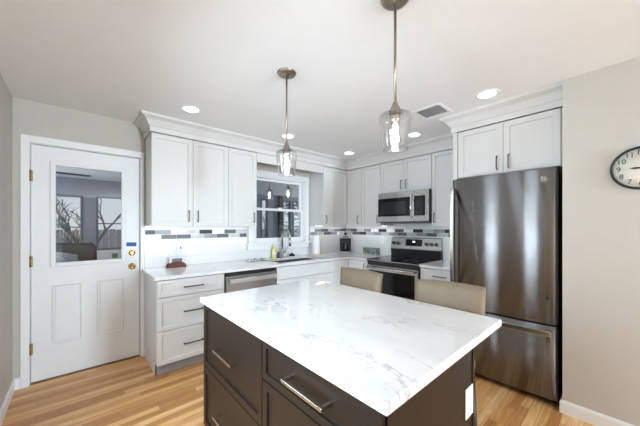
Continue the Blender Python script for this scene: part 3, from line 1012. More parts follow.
mb = MB(); mb.box(0.06, 0.70, -0.36, -0.08, -0.012, -0.0002); mb.build('filter_grille', M['grey'], t)

# ------------------------------------------------------------------ refrigerator
t = thing('refrigerator', 'slate stainless bottom-freezer refrigerator beside the clock wall', 'refrigerator', (0, -2.296, 0), RB)
W = 0.762
FF = -1.012
mb = MB(); mb.box(0.006, W - 0.002, -0.93, -0.10, 0.03, 1.785); mb.build('body', M['black'], t, bevel=0.004)


def fridge_door(name, z0, z1):
    mb = MB()
    n = 20
    xs = [0.0 + (W) * i / n for i in range(n + 1)]
    poly = []
    for i, x in enumerate(xs):
        s = (i / n) * 2 - 1
        y = FF + 0.014 * abs(s) ** 2.2 + (0.012 if abs(s) > 0.999 else 0)
        poly.append((x, y))
    poly = poly + [(W, -0.935), (0.0, -0.935)]
    fs = mb.prism(poly, z0, z1)
    for f_ in fs[2:2 + n]: f_.smooth = True
    return mb.build(name, M['steel_dark'], t)


ud = fridge_door('door', 0.625, 1.804)
fd = fridge_door('freezer_drawer', 0.06, 0.610)
mb = MB(); mb.box(0.01, W - 0.01, -0.965, -0.93, 0.61, 0.625); mb.build('gasket', M['black'], t)
# handle of the door: broad flat bar, bowed
mb = MB()
pr = []
for k in range(13):
    z = 0.74 + (1.715 - 0.74) * k / 12
    o = -0.062 - 0.012 * math.sin(math.pi * k / 12)
    pr.append((z, o))
poly = [(FF + o, z) for z, o in pr] + [(FF + o + 0.016, z) for z, o in pr[::-1]]
mb.prism(poly, 0.012, 0.044, plane='yz')
h_ = mb.build('handle', M['nickel'], ud, bevel=0.004)
mb = MB()
poly = [(FF + o + 0.0165, z) for z, o in pr] + [(FF + o + 0.046, z) for z, o in pr[::-1]]
mb.prism(poly, 0.018, 0.043, plane='yz')
for z in (0.765, 1.69): mb.box(0.02, 0.042, FF - 0.03, FF + 0.014, z - 0.02, z + 0.02)
mb.build('shaded_handle_back', M['black'], h_)  # handle back and mounts; black stands in for the shaded side
mb = MB()
pr = [(0.03 + (0.70) * k / 12, -0.052 - 0.012 * math.sin(math.pi * k / 12)) for k in range(13)]
poly = [(x, FF + o) for x, o in pr] + [(x, FF + o + 0.018) for x, o in pr[::-1]]
mb.prism(poly, 0.545, 0.587)
for x in (0.05, 0.71): mb.box(x - 0.018, x + 0.018, FF - 0.05, FF + 0.014, 0.552, 0.58)
mb.build('handle', M['steel'], fd, bevel=0.004)
mb = MB()
mb.lathe([(0.019, -0.001), (0.022, -0.001), (0.022, 0.001), (0.019, 0.001)], (0, 0, 0), 'y', 28, closed=True)
lg = mb.build('round_emblem', M['nickel'], ud, (0.685, FF + 0.0065, 1.722))
text_mesh('GE', 0.021, M['nickel'], 'letters', lg, (0, 0.0, 0), (math.pi / 2, 0, 0))
mb = MB(); mb.lathe([(0.0, -0.002), (0.014, -0.002), (0.015, 0.002)], (0, 0, 0), 'y', 20); mb.build('round_badge', M['black'], ud, (0.703, FF + 0.0082, 0.82))
mb = MB(); mb.box(0.02, W - 0.02, -0.90, -0.12, 0.0, 0.03); mb.build('base_grille', M['black'], t)
mb = MB(); mb.box(W - 0.07, W - 0.01, -0.96, -0.88, 1.786, 1.812); mb.build('hinge_cover', M['black'], t)

# ------------------------------------------------------------------ island
IX0, IX1, IY0, IY1 = -3.079, -2.127, -2.998, -1.592
bx0, bx1, by0, by1 = -3.038, -2.432, -2.972, -1.604
t = thing('kitchen_island', 'espresso wood kitchen island with bar-handled drawers', 'kitchen island', (bx0, by1, 0), RB)
# local: x along -y (0..LW), y = -(depth) towards -x, so carcass runs from y=0 (face) back to +depth
LW = by1 - by0
DP = bx1 - bx0
mb = MB(); mb.box(0.006, LW - 0.006, 0.0, DP - 0.006, 0.10, 0.879); mb.build('carcass', M['espresso_dark'], t)
mb = MB(); mb.box(0.02, LW - 0.02, 0.06, DP - 0.02, 0.0, 0.099); mb.build('toe_kick', M['espresso_dark'], t)
mb = MB(); mb.box(LW - 0.006, LW, 0.0, DP, 0.0, 0.8795); mb.box(LW - 0.006, LW + 0.004, DP - 0.006, DP + 0.01, 0.0, 0.8795)
mb.build('end_panel', M['espresso'], t, bevel=0.001)
mb = MB(); mb.box(0.0, 0.006, 0.0, DP, 0.0, 0.8795); mb.build('end_panel', M['espresso'], t)
mb = MB(); mb.box(0.006, LW - 0.006, DP - 0.006, DP, 0.0, 0.8795); mb.build('back_panel', M['espresso'], t)
SPL = 0.737
for (a, b, z0, z1) in ((0.002, SPL - 0.003, 0.485, 0.874), (0.002, SPL - 0.003, 0.104, 0.479), (SPL + 0.003, LW - 0.006, 0.703, 0.874), (SPL + 0.003, LW - 0.006, 0.104, 0.697)):
    mb = MB(); mb.shaker(a, b, z0, z1, -0.021, fr=0.052 if z1 - z0 > 0.2 else 0.044, rec=0.009)
    d = mb.build('drawer', M['espresso'], t, bevel=0.0012)
    mb = MB(); bar_pull(mb, ((a + b) / 2, (z0 + z1) / 2 - (0.015 if a < 0.1 and z0 > 0.4 else 0.0)), 0.235 if a < 0.1 else 0.225, -0.021 + (0.009 if True else 0), w=0.013, out=0.046)
    mb.build('handle', M['nickel'], d, bevel=0.0015)
mb = MB(); mb.box(IX0, IX1, IY0, IY1, 0.880, 0.914)
o = mb.build('island_worktop', M['quartz'], bevel=0.006, segs=3)
tag(o, 'large white veined quartz slab topping the dark island', 'worktop')


def outlet(label, loc, rotz, switch=False):
    t = thing('outlet', label, 'outlet', loc, rotz, 'white wall outlets')
    mb = MB(); mb.box(-0.037, 0.037, -0.006, 0, -0.06, 0.06); p = mb.build('plate', M['whiteplastic'], t, bevel=0.003)
    if switch:
        mb = MB(); mb.box(-0.017, 0.017, -0.009, -0.0055, -0.034, 0.034); mb.build('rocker', M['whiteplastic'], t, bevel=0.001)
    else:
        for z in (-0.02, 0.02):
            mb = MB(); mb.box(-0.017, 0.017, -0.008, -0.0055, z - 0.015, z + 0.015)
            s = mb.build('socket', M['whiteplastic'], t, bevel=0.002)
            mb = MB()
            for x in (-0.006, 0.006): mb.box(x - 0.001, x + 0.001, -0.0086, -0.0078, z - 0.004, z + 0.006)
            mb.lathe([(0.0, -0.0086), (0.0025, -0.0086), (0.0025, -0.0078)], (0, 0, z - 0.009), 'y', 10)
            mb.build('slots', M['grey'], s)
    return t


outlet('white outlet on the dark end panel of the island', (-2.478, by0 - 0.0002, 0.655), 0)
outlet('white outlet on the tiles above the napkin holder', (-2.816, -0.0108, 1.137), 0)
outlet('white switch plate on the tiles beside the sink window', (-2.015, -0.0108, 1.131), 0, True)
outlet('white outlet on the tiles between colorful tin and range', (-0.0108, -0.80, 1.145), RB)

# ------------------------------------------------------------------ stools


def backrest(mb, w, z0, z1, th, y0, tilt, sag):
    """curved upholstered back; faces +y (local), centred on x"""
    nx, nz = 14, 8
    def P(i, j, side):
        s = i / nx * 2 - 1
        q = j / nz
        hw = w / 2 * (0.965 + 0.035 * q)
        x = s * hw
        y = y0 - tilt * q + sag * s * s
        rnd = (1 - abs(s) ** 10) * (1 - abs(q * 2 - 1) ** 10)
        y += side * (th / 2) * (0.35 + 0.65 * max(0, rnd))
        z = z0 + (z1 - z0) * q - (0.008 * s * s if q > 0.5 else 0)
        return (x, y, z)
    g = {}
    for side in (1, -1):
        for i in range(nx + 1):
            for j in range(nz + 1): g[side, i, j] = mb.bm.verts.new(P(i, j, side))
    fs = []
    for side in (1, -1):
        for i in range(nx):
            for j in range(nz):
                q = (g[side, i, j], g[side, i + 1, j], g[side, i + 1, j + 1], g[side, i, j + 1])
                fs.append(mb.bm.faces.new(q if side == -1 else q[::-1]))
    loop = [(i, 0) for i in range(nx)] + [(nx, j) for j in range(nz)] + [(i, nz) for i in range(nx, 0, -1)] + [(0, j) for j in range(nz, 0, -1)]
    for k in range(len(loop)):
        a, b = loop[k], loop[(k + 1) % len(loop)]
        fs.append(mb.bm.faces.new((g[1, a[0], a[1]], g[1, b[0], b[1]], g[-1, b[0], b[1]], g[-1, a[0], a[1]])))
    for f_ in fs: f_.smooth = True


def stool(label, loc, rotz, w):
    """local: sitter faces +y; origin on the floor under the backrest top centre"""
    t = thing('counter_stool', label, 'stool', loc, rotz, 'tan counter stools at the island')
    mb = MB(); backrest(mb, w, 0.755, 1.04, 0.05, 0.03, 0.03, 0.012); mb.build('backrest', M['leather'], t)
    mb = MB()
    mb.box(-w / 2 + 0.04, w / 2 - 0.04, 0.06, 0.34, 0.60, 0.66)
    mb.build('seat', M['leather'], t, bevel=0.02, segs=4)
    mb = MB(); mb.box(-w / 2 + 0.045, w / 2 - 0.045, 0.065, 0.325, 0.56, 0.599); mb.build('seat_frame', M['legwood'], t)
    for s in (-1, 1):
        mb = MB(); mb.tube([(s * (w / 2 - 0.08), 0.07, 0.60), (s * (w / 2 - 0.08), 0.04, 0.70), (s * (w / 2 - 0.08), 0.025, 0.80)], 0.012, 8); mb.build('back_support', M['legwood'], t)
        for y0, y1 in ((0.08, 0.02), (0.30, 0.33)):
            mb = MB(); mb.tube([(s * (w / 2 - 0.06), y0, 0.565), (s * (w / 2 - 0.04), y1, 0.0)], [0.019, 0.013], 4); mb.build('leg', M['legwood'], t)
        mb = MB(); mb.tube([(s * (w / 2 - 0.047), 0.04, 0.2), (s * (w / 2 - 0.047), 0.32, 0.2)], 0.009, 6); mb.build('stretcher', M['legwood'], t)
    mb = MB(); mb.tube([(-w / 2 + 0.047, 0.322, 0.22), (w / 2 - 0.047, 0.322, 0.22)], 0.01, 6); mb.build('footrest', M['nickel'], t)
    return t


# sitter faces -x: rotate +90 deg
stool('tan leather counter stool nearest the refrigerator', (-2.035, -2.705, 0), math.pi / 2 + math.radians(9), 0.382)
stool('tan leather counter stool nearest the sink corner', (-2.06, -2.07, 0), math.pi / 2 - math.radians(3), 0.41)

# ------------------------------------------------------------------ ceiling fixtures


def recessed(label, x, y):
    t = thing('recessed_light', label, 'ceiling light', (x, y, CEIL), 0, 'recessed ceiling lights')
    mb = MB(); mb.lathe([(0.066, -0.006), (0.085, -0.004), (0.087, -0.0003), (0.064, -0.0003)], (0, 0, 0), 'z', 40, closed=True); mb.build('trim_ring', M['trim'], t)
    mb = MB(); mb.lathe([(0.0, -0.0045), (0.0655, -0.0045), (0.0655, -0.0005), (0.0, -0.0005)], (0, 0, 0), 'z', 40); mb.build('lens', M['lamp'], t)


recessed('recessed ceiling light above the drawers near the glazed door', -2.882, -0.744)
recessed('recessed ceiling light in front of the refrigerator cabinet', -1.172, -2.645)
recessed('recessed ceiling light above the sink', -1.787, -0.72)
recessed('recessed ceiling light near the cabinet corner', -0.687, -0.695)
recessed('recessed ceiling light in front of the range', -0.716, -1.743)
recessed('added unseen recessed light over the room behind the viewer', -3.2, -4.6)  # put in out of view to light the room, like the next three
recessed('added unseen recessed light above the floor in front of the glazed door', -3.38, -2.3)  # unseen, added to brighten the door and drawers
recessed('added unseen recessed light straight above the viewer', -2.2, -3.75)  # unseen, added for more light in the room
recessed('added unseen recessed light toward the invented rear opening', -1.9, -4.6)  # another unseen light added behind the camera

t = thing('ceiling_vent', 'square white ceiling air vent with angled louvres', 'vent', (-1.18, -2.185, CEIL))
mb = MB()
a, b = 0.135, 0.105
for q in ((-a, a, -a, -b), (-a, a, b, a), (-a, -b, -b, b), (b, a, -b, b)): mb.box(*q, -0.008, -0.0004)
mb.build('frame', M['trim'], t, bevel=0.003)
mb = MB(); mb.box(-b, b, -b, b, -0.0022, -0.0004); mb.build('backing', M['charcoal'], t)
for s in (-1, 1):
    mb = MB()
    for k in range(5):
        y = 0.008 + k * 0.0195
        y0 = y if s > 0 else -y - 0.003
        dz = 0.0026 if s > 0 else 0.0042
        mb.box(-b, b, y0, y0 + 0.0025, -0.003 - dz, -0.003)
    mb.build('louvres', M['trim'], t)


def pendant(label, x, y, zc_=None, rod=0.50, glow='bulb', group='clear glass pendant lamps over the island'):
    t = thing('pendant_lamp', label, 'pendant lamp', (x, y, CEIL if zc_ is None else zc_), 0, group)
    D = rod - 0.50
    mb = MB(); mb.lathe([(0.0, -0.0235), (0.012, -0.0235), (0.016, -0.0175), (0.045, -0.0165), (0.061, -0.012), (0.067, -0.003), (0.067, -0.0004), (0.0, -0.0004)], seg=40); mb.build('canopy', M['bronze'], t)
    mb = MB()
    for k in range(2):
        s = 1 if k else -1
        mb.lathe([(0.0, -0.0225), (0.004, -0.0215), (0.005, -0.0165)], (s * 0.03, s * 0.02, 0), 'z', 10)
    mb.build('canopy_screws', M['bronze'], t)
    mb = MB(); mb.tube([(0, 0, -0.023), (0, 0, -rod)], 0.0068, 12); mb.build('rod', M['bronze'], t)
    mb = MB(); mb.lathe([(0.0075, -0.492), (0.012, -0.494), (0.014, -0.505), (0.024, -0.520), (0.031, -0.540), (0.031, -0.544), (0.0, -0.544)], seg=32); s_ = mb.build('socket_cap', M['bronze'], t, (0, 0, -D))
    mb = MB(); mb.lathe([(0.024, -0.5445), (0.024, -0.575), (0.021, -0.59), (0.0, -0.59)], seg=24); mb.build('socket', M['nickel'], s_)
    # clear shade, open at the bottom, tapering towards its base
    mb = MB()
    o_ = [(0.026, -0.5445), (0.062, -0.547), (0.071, -0.552), (0.0745, -0.562), (0.073, -0.585), (0.0665, -0.645), (0.0605, -0.70), (0.058, -0.718)]
    i_ = [(r - 0.0028, z - (0.002 if k < 2 else 0)) for k, (r, z) in enumerate(o_)]
    mb.lathe(o_ + i_[::-1], seg=48, closed=True); mb.build('shade', M['shade'], t, (0, 0, -D))
    # filament bulb
    mb = MB(); mb.lathe([(0.012, -0.588), (0.016, -0.60), (0.028, -0.632), (0.031, -0.65), (0.026, -0.675), (0.012, -0.692), (0.0, -0.695)], seg=28)
    b_ = mb.build('bulb', M['bulbglass'], t, (0, 0, -D))
    mb = MB()
    for k in range(6):
        a = math.pi * 2 * k / 6
        c_, s2 = math.cos(a), math.sin(a)
        mb.tube([(0.006 * c_, 0.006 * s2, -0.60), (0.014 * c_, 0.014 * s2, -0.675)], 0.0035, 6)
    mb.build('filament', M[glow], b_)
    return t


pendant('clear glass pendant lamp over the far end of the island', -2.563, -1.812)
pendant('clear glass pendant lamp over the near end of the island', -2.538, -2.671)
gp = 'small lit lamps beyond the sink window'
pendant('lit glass lamp seen beyond the sink window, nearer the faucet', -0.955, 0.47, 2.24, 0.165, 'bulb_soft', gp)
pendant('lit glass lamp seen beyond the sink window, nearer the wall cabinets', -1.03, 0.956, 2.24, 0.165, 'bulb_soft', gp)

# ------------------------------------------------------------------ wall clock
t = thing('wall_clock', 'round wall clock with thin black rim', 'clock', (XR - 0.0005, -3.459, 1.733), RB)
mb = MB(); mb.lathe([(0.122, -0.012), (0.125, -0.022), (0.132, -0.022), (0.136, -0.012), (0.136, 0.0), (0.122, 0.0)], seg=64, axis='y', closed=True); mb.build('rim', M['black'], t)
mb = MB(); mb.lathe([(0.0, -0.008), (0.123, -0.008), (0.123, -0.001), (0.0, -0.001)], axis='y', seg=64); fc = mb.build('face', mat('cream_clock_face', (228, 224, 216), 0.5, vary=0.01), t)
for n in range(1, 13):
    a = math.radians(90 - 30 * n)
    text_mesh(str(n), 0.043, M['black'], 'numeral', fc, (0.097 * math.cos(a), -0.0085, 0.097 * math.sin(a)), (math.pi / 2, 0, 0))
for nm, ang, ln, wd in (('hour_hand', 178, 0.05, 0.0045), ('minute_hand', 2, 0.08, 0.0035)):
    a = math.radians(ang)
    mb = MB()
    pts = [(-0.012, -wd), (ln * 0.6, -wd * 1.2), (ln, 0), (ln * 0.6, wd * 1.2), (-0.012, wd)]
    mb.prism([(p * math.cos(a) - q * math.sin(a), p * math.sin(a) + q * math.cos(a)) for p, q in pts], -0.0115, -0.0105, plane='xz'); mb.build(nm, M['black'], t)
mb = MB(); mb.lathe([(0.0, -0.0135), (0.006, -0.0135), (0.006, -0.008)], axis='y', seg=16); mb.build('hub', M['black'], t)

# ------------------------------------------------------------------ small things on the worktops
ZT = 0.914
t = thing('napkin_holder', 'half-round mahogany napkin holder on the worktop by the door', 'napkin holder', (-2.845, -0.10, ZT))
arc = [(0.095 * math.cos(math.pi * k / 20), 0.012 + 0.056 * math.sin(math.pi * k / 20)) for k in range(21)]
for y in (-0.03, 0.022):
    mb = MB(); mb.prism([(0.095, 0.0)] + arc + [(-0.095, 0.0)], y, y + 0.008, plane='xz'); mb.build('side_plate', M['mahogany'], t, bevel=0.001)
mb = MB(); mb.box(-0.085, 0.085, -0.022, 0.022, 0.002, 0.010); mb.build('base', M['mahogany'], t)
t = thing('napkins', 'stack of folded paper napkins in the mahogany holder', 'napkins', (-2.845, -0.10, ZT + 0.0102))
mb = MB()
for k in range(7):
    mb.box(-0.066, 0.066, -0.019 + k * 0.0055, -0.0145 + k * 0.0055, 0, 0.096 + 0.004 * math.sin(k * 2.1))
mb.build('folded_sheets', M['paper'], t)
mb = MB(); mb.box(-0.05, 0.055, -0.0205, -0.0192, 0.050, 0.09); mb.build('printed_sheet', M['bluegrey_paper'], t)
t = thing('plug_in_night_light', 'white plug-in night light in the outlet above the napkin holder', 'night light', (-2.80, -0.0195, 1.122))
mb = MB(); mb.box(-0.03, 0.03, -0.035, 0, -0.033, 0.033); mb.build('housing', M['whiteplastic'], t, bevel=0.006, segs=3)
mb = MB(); mb.box(0.002, 0.02, -0.0365, -0.0345, -0.012, 0.018); mb.build('sensor', M['grey'], t)

# dish cloth, crumpled
mb = MB()
n = 16
grid = [[mb.bm.verts.new((-0.14 + 0.28 * i / n, -0.06 + 0.12 * j / n + 0.012 * noise.noise(Vector((i * 0.4, 3.0, 0))),
         0.004 + 0.035 * abs(noise.noise(Vector((i * 0.33, j * 0.45, 1.7)))) + 0.008 * math.sin(math.pi * i / n) * math.sin(math.pi * j / n))) for j in range(n + 1)] for i in range(n + 1)]
for i in range(n):
    for j in range(n):
        f_ = mb.bm.faces.new((grid[i][j], grid[i + 1][j], grid[i + 1][j + 1], grid[i][j + 1])); f_.smooth = True
        f_.material_index = 1 if (j in (4, 5, 11) or i in (11, 12) and j > 5) else 0
o = mb.build('dish_cloth', [mat('white_cotton', (232, 232, 230), 0.9), mat('black_cotton_check', (60, 62, 66), 0.9)], None, (-1.90, -0.17, ZT + 0.001))
so = o.modifiers.new('thick', 'SOLIDIFY'); so.thickness = 0.003; so.offset = 1
tag(o, 'crumpled white dish cloth with dark check left of the sink', 'dish cloth')

t = thing('dish_soap_bottle', 'tall yellow dish soap bottle left of the faucet', 'bottle', (-1.575, -0.075, ZT))
mb = MB(); mb.lathe([(0.0, 0.0), (0.028, 0.0), (0.031, 0.006), (0.030, 0.09), (0.026, 0.13), (0.013, 0.155), (0.011, 0.165), (0.0, 0.165)], seg=24)
mb.build('bottle_body', M['yellow'], t)
mb = MB(); mb.lathe([(0.013, 0.165), (0.013, 0.185), (0.006, 0.19), (0.005, 0.205), (0.0, 0.205)], seg=16); mb.build('cap', mat('pale_yellow_cap', (236, 234, 170), 0.4), t)
mb = MB(); mb.lathe([(0.0304, 0.035), (0.0309, 0.035), (0.0306, 0.085), (0.0302, 0.085)], seg=24, closed=True); mb.build('label_band', mat('cream_label', (238, 236, 196), 0.6), t)
t = thing('hand_soap_bottle', 'small navy blue bottle just left of the faucet', 'bottle', (-1.512, -0.085, ZT))
mb = MB(); mb.lathe([(0.0, 0.0), (0.020, 0.0), (0.021, 0.004), (0.021, 0.055), (0.012, 0.07), (0.0, 0.07)], seg=20); mb.build('bottle_body', M['navy'], t)
mb = MB(); mb.lathe([(0.010, 0.07), (0.010, 0.088), (0.0, 0.088)], seg=16); mb.build('cap', M['black'], t)
t = thing('scrub_brush', 'round black scrub brush on a clear dish right of the faucet', 'scrub brush', (-1.27, -0.085, ZT))
mb = MB(); mb.lathe([(0.0, 0.0), (0.05, 0.0), (0.062, 0.008), (0.060, 0.010), (0.048, 0.004), (0.0, 0.004)], seg=28); mb.build('dish', M['whiteplastic'], t)
mb = MB(); mb.lathe([(0.0, 0.005), (0.036, 0.005), (0.044, 0.016), (0.040, 0.034), (0.018, 0.044), (0.012, 0.056), (0.0, 0.06)], seg=20); mb.build('scrub_head', M['sponge'], t)

t = thing('paper_towel_holder', 'paper towel roll on a pale wooden stand right of the sink', 'paper towel holder', (-0.865, -0.165, ZT))
mb = MB(); mb.lathe([(0.0, 0.0), (0.088, 0.0), (0.09, 0.006), (0.088, 0.018), (0.0, 0.018)], seg=40); mb.build('stand', M['lightwood'], t)
mb = MB(); mb.tube([(0, 0, 0.018), (0, 0, 0.32)], 0.006, 10); mb.lathe([(0.0, 0.335), (0.010, 0.33), (0.013, 0.322), (0.008, 0.312), (0.006, 0.31)], seg=16); mb.build('post', M['nickel'], t)
mb = MB(); mb.tube([(0.078, -0.02, 0.018), (0.078, -0.02, 0.20), (0.07, -0.018, 0.215)], 0.004, 8); mb.build('tension_arm', M['steel_mid'], t)
mb = MB(); mb.lathe([(0.02, 0.02), (0.058, 0.02), (0.060, 0.023), (0.060, 0.295), (0.058, 0.298), (0.02, 0.298)], seg=40, closed=True)
o = mb.build('paper_towel_roll', M['paper'], t)

t = thing('coffee_maker', 'silver and black drip coffee maker in the worktop corner', 'coffee maker', (-0.235, -0.20, ZT), -math.pi / 4)
mb = MB(); mb.box(-0.095, 0.095, -0.11, 0.09, 0.0, 0.032); bs = mb.build('base', M['coffee_silver'], t, bevel=0.006)
mb = MB(); mb.box(-0.095, 0.095, 0.02, 0.09, 0.033, 0.25); mb.build('tower', M['black'], t, bevel=0.004)
mb = MB(); mb.box(-0.098, 0.098, -0.10, 0.09, 0.251, 0.372); hd = mb.build('brew_head', M['coffee_silver'], t, bevel=0.01, segs=3)
mb = MB(); mb.lathe([(0.0, -0.103), (0.026, -0.103), (0.026, -0.098)], (0, 0, 0.325), 'y', 24); mb.build('dial', M['black'], hd)
mb = MB(); mb.box(-0.05, 0.05, -0.1025, -0.099, 0.268, 0.285); mb.build('button_strip', M['black'], hd)
mb = MB(); mb.lathe([(0.0, 0.033), (0.058, 0.033), (0.07, 0.055), (0.072, 0.10), (0.055, 0.155), (0.045, 0.175), (0.0, 0.175)], (0, -0.04, 0), seg=28); ca = mb.build('carafe', M['blackglass'], t)
mb = MB(); mb.lathe([(0.046, 0.176), (0.048, 0.20), (0.0, 0.21)], (0, -0.04, 0), seg=24); mb.build('carafe_lid', M['black'], ca)
mb = MB(); mb.tube([(0.0, -0.085, 0.17), (0.0, -0.14, 0.165), (0.0, -0.145, 0.10), (0.0, -0.11, 0.07)], 0.009, 8); mb.build('carafe_handle', M['grey'], ca)

# colourful tin
def tin_mat():
    m = bpy.data.materials.new('multicolour_printed_tin'); m.use_nodes = True
    nt = m.node_tree; p = nt.nodes['Principled BSDF']; p.inputs['Roughness'].default_value = 0.35
    co = nt.nodes.new('ShaderNodeTexCoord')
    vo = nt.nodes.new('ShaderNodeTexVoronoi'); vo.inputs['Scale'].default_value = 48
    nt.links.new(co.outputs['Object'], vo.inputs['Vector'])
    hs = nt.nodes.new('ShaderNodeHueSaturation'); hs.inputs['Saturation'].default_value = 1.3; hs.inputs['Value'].default_value = 0.5
    nt.links.new(vo.outputs['Color'], hs.inputs['Color']); nt.links.new(hs.outputs[0], p.inputs['Base Color'])
    return m
t = thing('printed_tin', 'rectangular tin with multicolored pattern left of the range', 'tin', (-0.075, -0.625, ZT), RB)
mb = MB(); mb.box(-0.135, 0.135, -0.045, 0.045, 0, 0.082); mb.build('tin_box', tin_mat(), t, bevel=0.004)
mb = MB(); mb.box(-0.137, 0.137, -0.047, 0.047, 0.0825, 0.104); mb.build('lid', bpy.data.materials['multicolour_printed_tin'], t, bevel=0.004)

# ------------------------------------------------------------------ sunroom beyond the sink wall
SXL, SXR, SY, SH = -4.6, 2.2, 3.2, 2.24
struct_box('floor_sunroom', M['sunfloor'], (SXL, SXR, 0.121, SY + 0.1, -0.08, 0.0), label='grey floor of the sunroom beyond the door', cat='floor')
struct_box('ceiling_sunroom', M['ceiling'], (SXL, SXR, 0.121, SY + 0.1, SH, SH + 0.1), label='white sunroom ceiling seen through the door glass', cat='ceiling')
wins = [(-4.3, -3.585, 0.80, 1.93), (-3.40, -2.75, 0.92, 1.94), (-1.9, -1.0, 0.8, 1.94), (0.06, 0.29, 0.62, 2.12), (0.76, 1.06, 0.62, 2.12), (1.12, 1.62, 0.62, 2.12)]
mb = MB()
x = SXL
for (a, b, c, d) in wins:
    mb.box(x, a, SY, SY + 0.1, 0, SH); mb.box(a, b, SY, SY + 0.1, 0, c); mb.box(a, b, SY, SY + 0.1, d, SH); x = b
mb.box(x, SXR, SY, SY + 0.1, 0, SH)
mb.box(SXL, SXL + 0.1, 0.121, SY, 0, SH); mb.box(SXR - 0.1, SXR, 0.121, SY, 0, SH)
struct(mb.build('wall_sunroom', M['sunwall']), 'blue-grey sunroom wall seen through the door glass', 'wall')
for i, (a, b, c, d) in enumerate(wins):
    t = thing('window_%d' % (i + 2), 'sunroom window %s' % ('at the left in the door glass', 'at the right in the door glass', 'hidden between door and sink window', 'farthest left in the sink window', 'slim one right of the dark post', 'with foliage at the right of the sink window')[i], 'window', ((a + b) / 2, SY, c))
    t['kind'] = 'structure'
    hw, hh = (b - a) / 2, d - c
    mb = MB(); e = 0.035
    for q in ((-hw, -hw + e, 0, hh), (hw - e, hw, 0, hh), (-hw + e, hw - e, 0, e), (-hw + e, hw - e, hh - e, hh), (-hw + e, hw - e, hh * 0.48, hh * 0.48 + 0.02)):
        mb.box(q[0], q[1], -0.015, 0.09, q[2], q[3])
    mb.build('window_frame', M['suntrim'], t)
    mb = MB(); mb.box(-hw + e, hw - e, 0.04, 0.044, e, hh - e); mb.build('pane', M['glass'], t)
# white panel below the second window with a small grey plate
struct_box('trim_3', M['trim'], (-3.40, -2.75, SY - 0.012, SY - 0.0005, 0.45, 0.915), label='white panel under the right window in the door glass', cat='panel')
mb = MB(); mb.box(-0.045, 0.045, -0.008, 0, -0.045, 0.045)
tag(mb.build('wall_plate', M['grey'], None, (-3.12, SY - 0.0125, 0.80), bevel=0.003), 'small grey wall plate on the white panel beyond the door', 'wall plate')
struct_box('trim_4', M['charcoal'], (0.60, 0.70, SY - 0.1, SY - 0.001, 0, SH), label='dark post between sunroom windows seen through the sink window', cat='post')

t = thing('armchair', 'black framed chair with grey striped cushion beyond the door glass', 'chair', (-3.87, 2.1, 0))
mb = MB()
r = 0.022
bw, bt = 0.42, 1.10
pts = [(-bw, 0, 0.42), (-bw, 0.02, bt - 0.06), (-bw + 0.05, 0.02, bt), (bw - 0.05, 0.02, bt), (bw, 0.02, bt - 0.06), (bw, 0, 0.42)]
mb.tube(pts, r, 8); mb.build('back_frame', M['black'], t)
mb = MB(); mb.box(-bw + 0.02, bw - 0.02, 0.012, 0.03, 0.44, bt - 0.02); mb.build('backrest', M['charcoal'], t)
mb = MB(); mb.box(-bw, bw, -0.55, 0.0, 0.38, 0.44); mb.build('seat', M['black'], t, bevel=0.01)
mb = MB(); mb.lathe([(0.0, -0.22), (0.07, -0.21), (0.12, 0.0), (0.07, 0.21), (0.0, 0.22)], (0.0, -0.16, 0.885), 'x', 16); mb.build('cushion', M['fabric'], t)
mb = MB(); mb.box(-0.3, 0.34, -0.24, -0.02, 0.441, 0.78); mb.build('folded_blanket', M['charcoal'], t, bevel=0.03)
for x in (-bw + 0.03, bw - 0.03):
    for y in (-0.52, -0.02):
        mb = MB(); mb.tube([(x, y, 0.0), (x, y, 0.38)], 0.02, 8); mb.build('leg', M['black'], t)

t = thing('ceiling_fan', 'dark ceiling fan in the sunroom beyond the door glass', 'ceiling fan', (-4.05, 1.55, SH))
mb = MB(); mb.tube([(0, 0, -0.0005), (0, 0, -0.12)], 0.012, 8); mb.lathe([(0.05, -0.0005), (0.05, -0.03), (0.015, -0.04)], seg=20); mb.build('downrod', M['charcoal'], t)
mb = MB(); mb.lathe([(0.0, -0.22), (0.07, -0.21), (0.09, -0.17), (0.08, -0.12), (0.0, -0.115)], seg=24); mb.build('motor', M['charcoal'], t)
for k in range(4):
    a = math.radians(8 + 90 * k)
    mb = MB()
    mb.prism([(0.08, -0.03), (0.2, -0.06), (0.52, -0.065), (0.54, 0.0), (0.52, 0.065), (0.2, 0.06), (0.08, 0.03)], -0.172, -0.164); mb.build('blade', M['charcoal'], t, rotz=a)

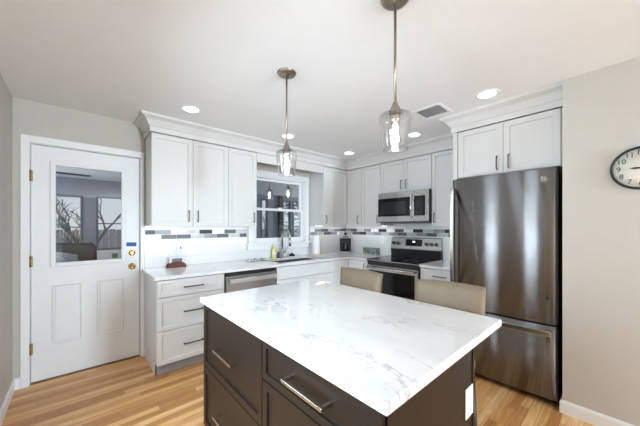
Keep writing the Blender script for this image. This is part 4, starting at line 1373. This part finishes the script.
# ------------------------------------------------------------------ outdoors
struct_box('ground', M['snow'], (-30, 40, SY + 0.11, 60, -0.6, -0.5), label='pale ground outside the sunroom windows', cat='ground')
mb = MB()
for k in range(130):
    x = -14 + k * 0.2
    mb.box(x, x + 0.185, 9.0, 9.03, -0.5, 1.25 + 0.01 * (k % 3))
mb.box(-14, 12, 9.03, 9.07, 0.0, 0.1); mb.box(-14, 12, 9.03, 9.07, 0.9, 1.0)
tag(mb.build('board_fence', M['fence']), 'weathered grey board fence outside the sunroom windows', 'fence')


def tree(x, y, h, seed, label, spread=0.42):
    rnd = random.Random(seed)
    mb = MB()

    def grow(p, d, ln, r, lev):
        q = p + d * ln
        mid = p + d * ln * 0.5 + Vector((rnd.uniform(-1, 1), rnd.uniform(-1, 1), 0)) * ln * 0.05
        mb.tube([p, mid, q], [r, r * 0.85, r * 0.7], 5, cap=False)
        if lev == 0: return
        for k in range(3 if lev > 1 else 2):
            nd = (d + Vector((rnd.uniform(-1, 1), rnd.uniform(-1, 1), rnd.uniform(-0.2, 0.6))) * spread * 2).normalized()
            grow(q if k else mid, nd, ln * rnd.uniform(0.6, 0.8), r * 0.62, lev - 1)
    grow(Vector((0, 0, 0)), Vector((0, 0, 1)), h * 0.3, 0.07, 5)
    o = mb.build('bare_tree', M['bark'], None, (x, y, -0.5))
    return tag(o, label, 'tree', 'bare winter trees outside')


tree(-3.4, 6.0, 3.6, 3, 'bare winter tree at the right in the door glass')
tree(-4.9, 7.2, 3.8, 11, 'bare winter tree at the left in the door glass')
tree(1.2, 6.5, 4.0, 23, 'bare winter tree in the first slim pane of the sink window')
mb = MB()
rnd = random.Random(5)
for k in range(900):
    hgt = rnd.random()
    rr = 0.85 * (1 - hgt) + 0.08
    a = rnd.uniform(0, 6.283); q = rr * math.sqrt(rnd.random())
    c = Vector((q * math.cos(a), q * math.sin(a), 0.3 + hgt * 3.0))
    d = Vector((math.cos(a), math.sin(a), -0.3)) * 0.16
    s_ = Vector((-math.sin(a), math.cos(a), rnd.uniform(-0.5, 0.5))) * 0.05
    v = [mb.bm.verts.new(c - s_), mb.bm.verts.new(c + s_), mb.bm.verts.new(c + d)]
    mb.bm.faces.new(v)
mb.tube([(0, 0, 0), (0, 0, 3.2)], [0.06, 0.02], 6)
o = mb.build('evergreen_tree', M['evergreen'], None, (2.55, 5.2, -0.5))
tag(o, 'dark evergreen at the right edge of the sink window', 'tree')
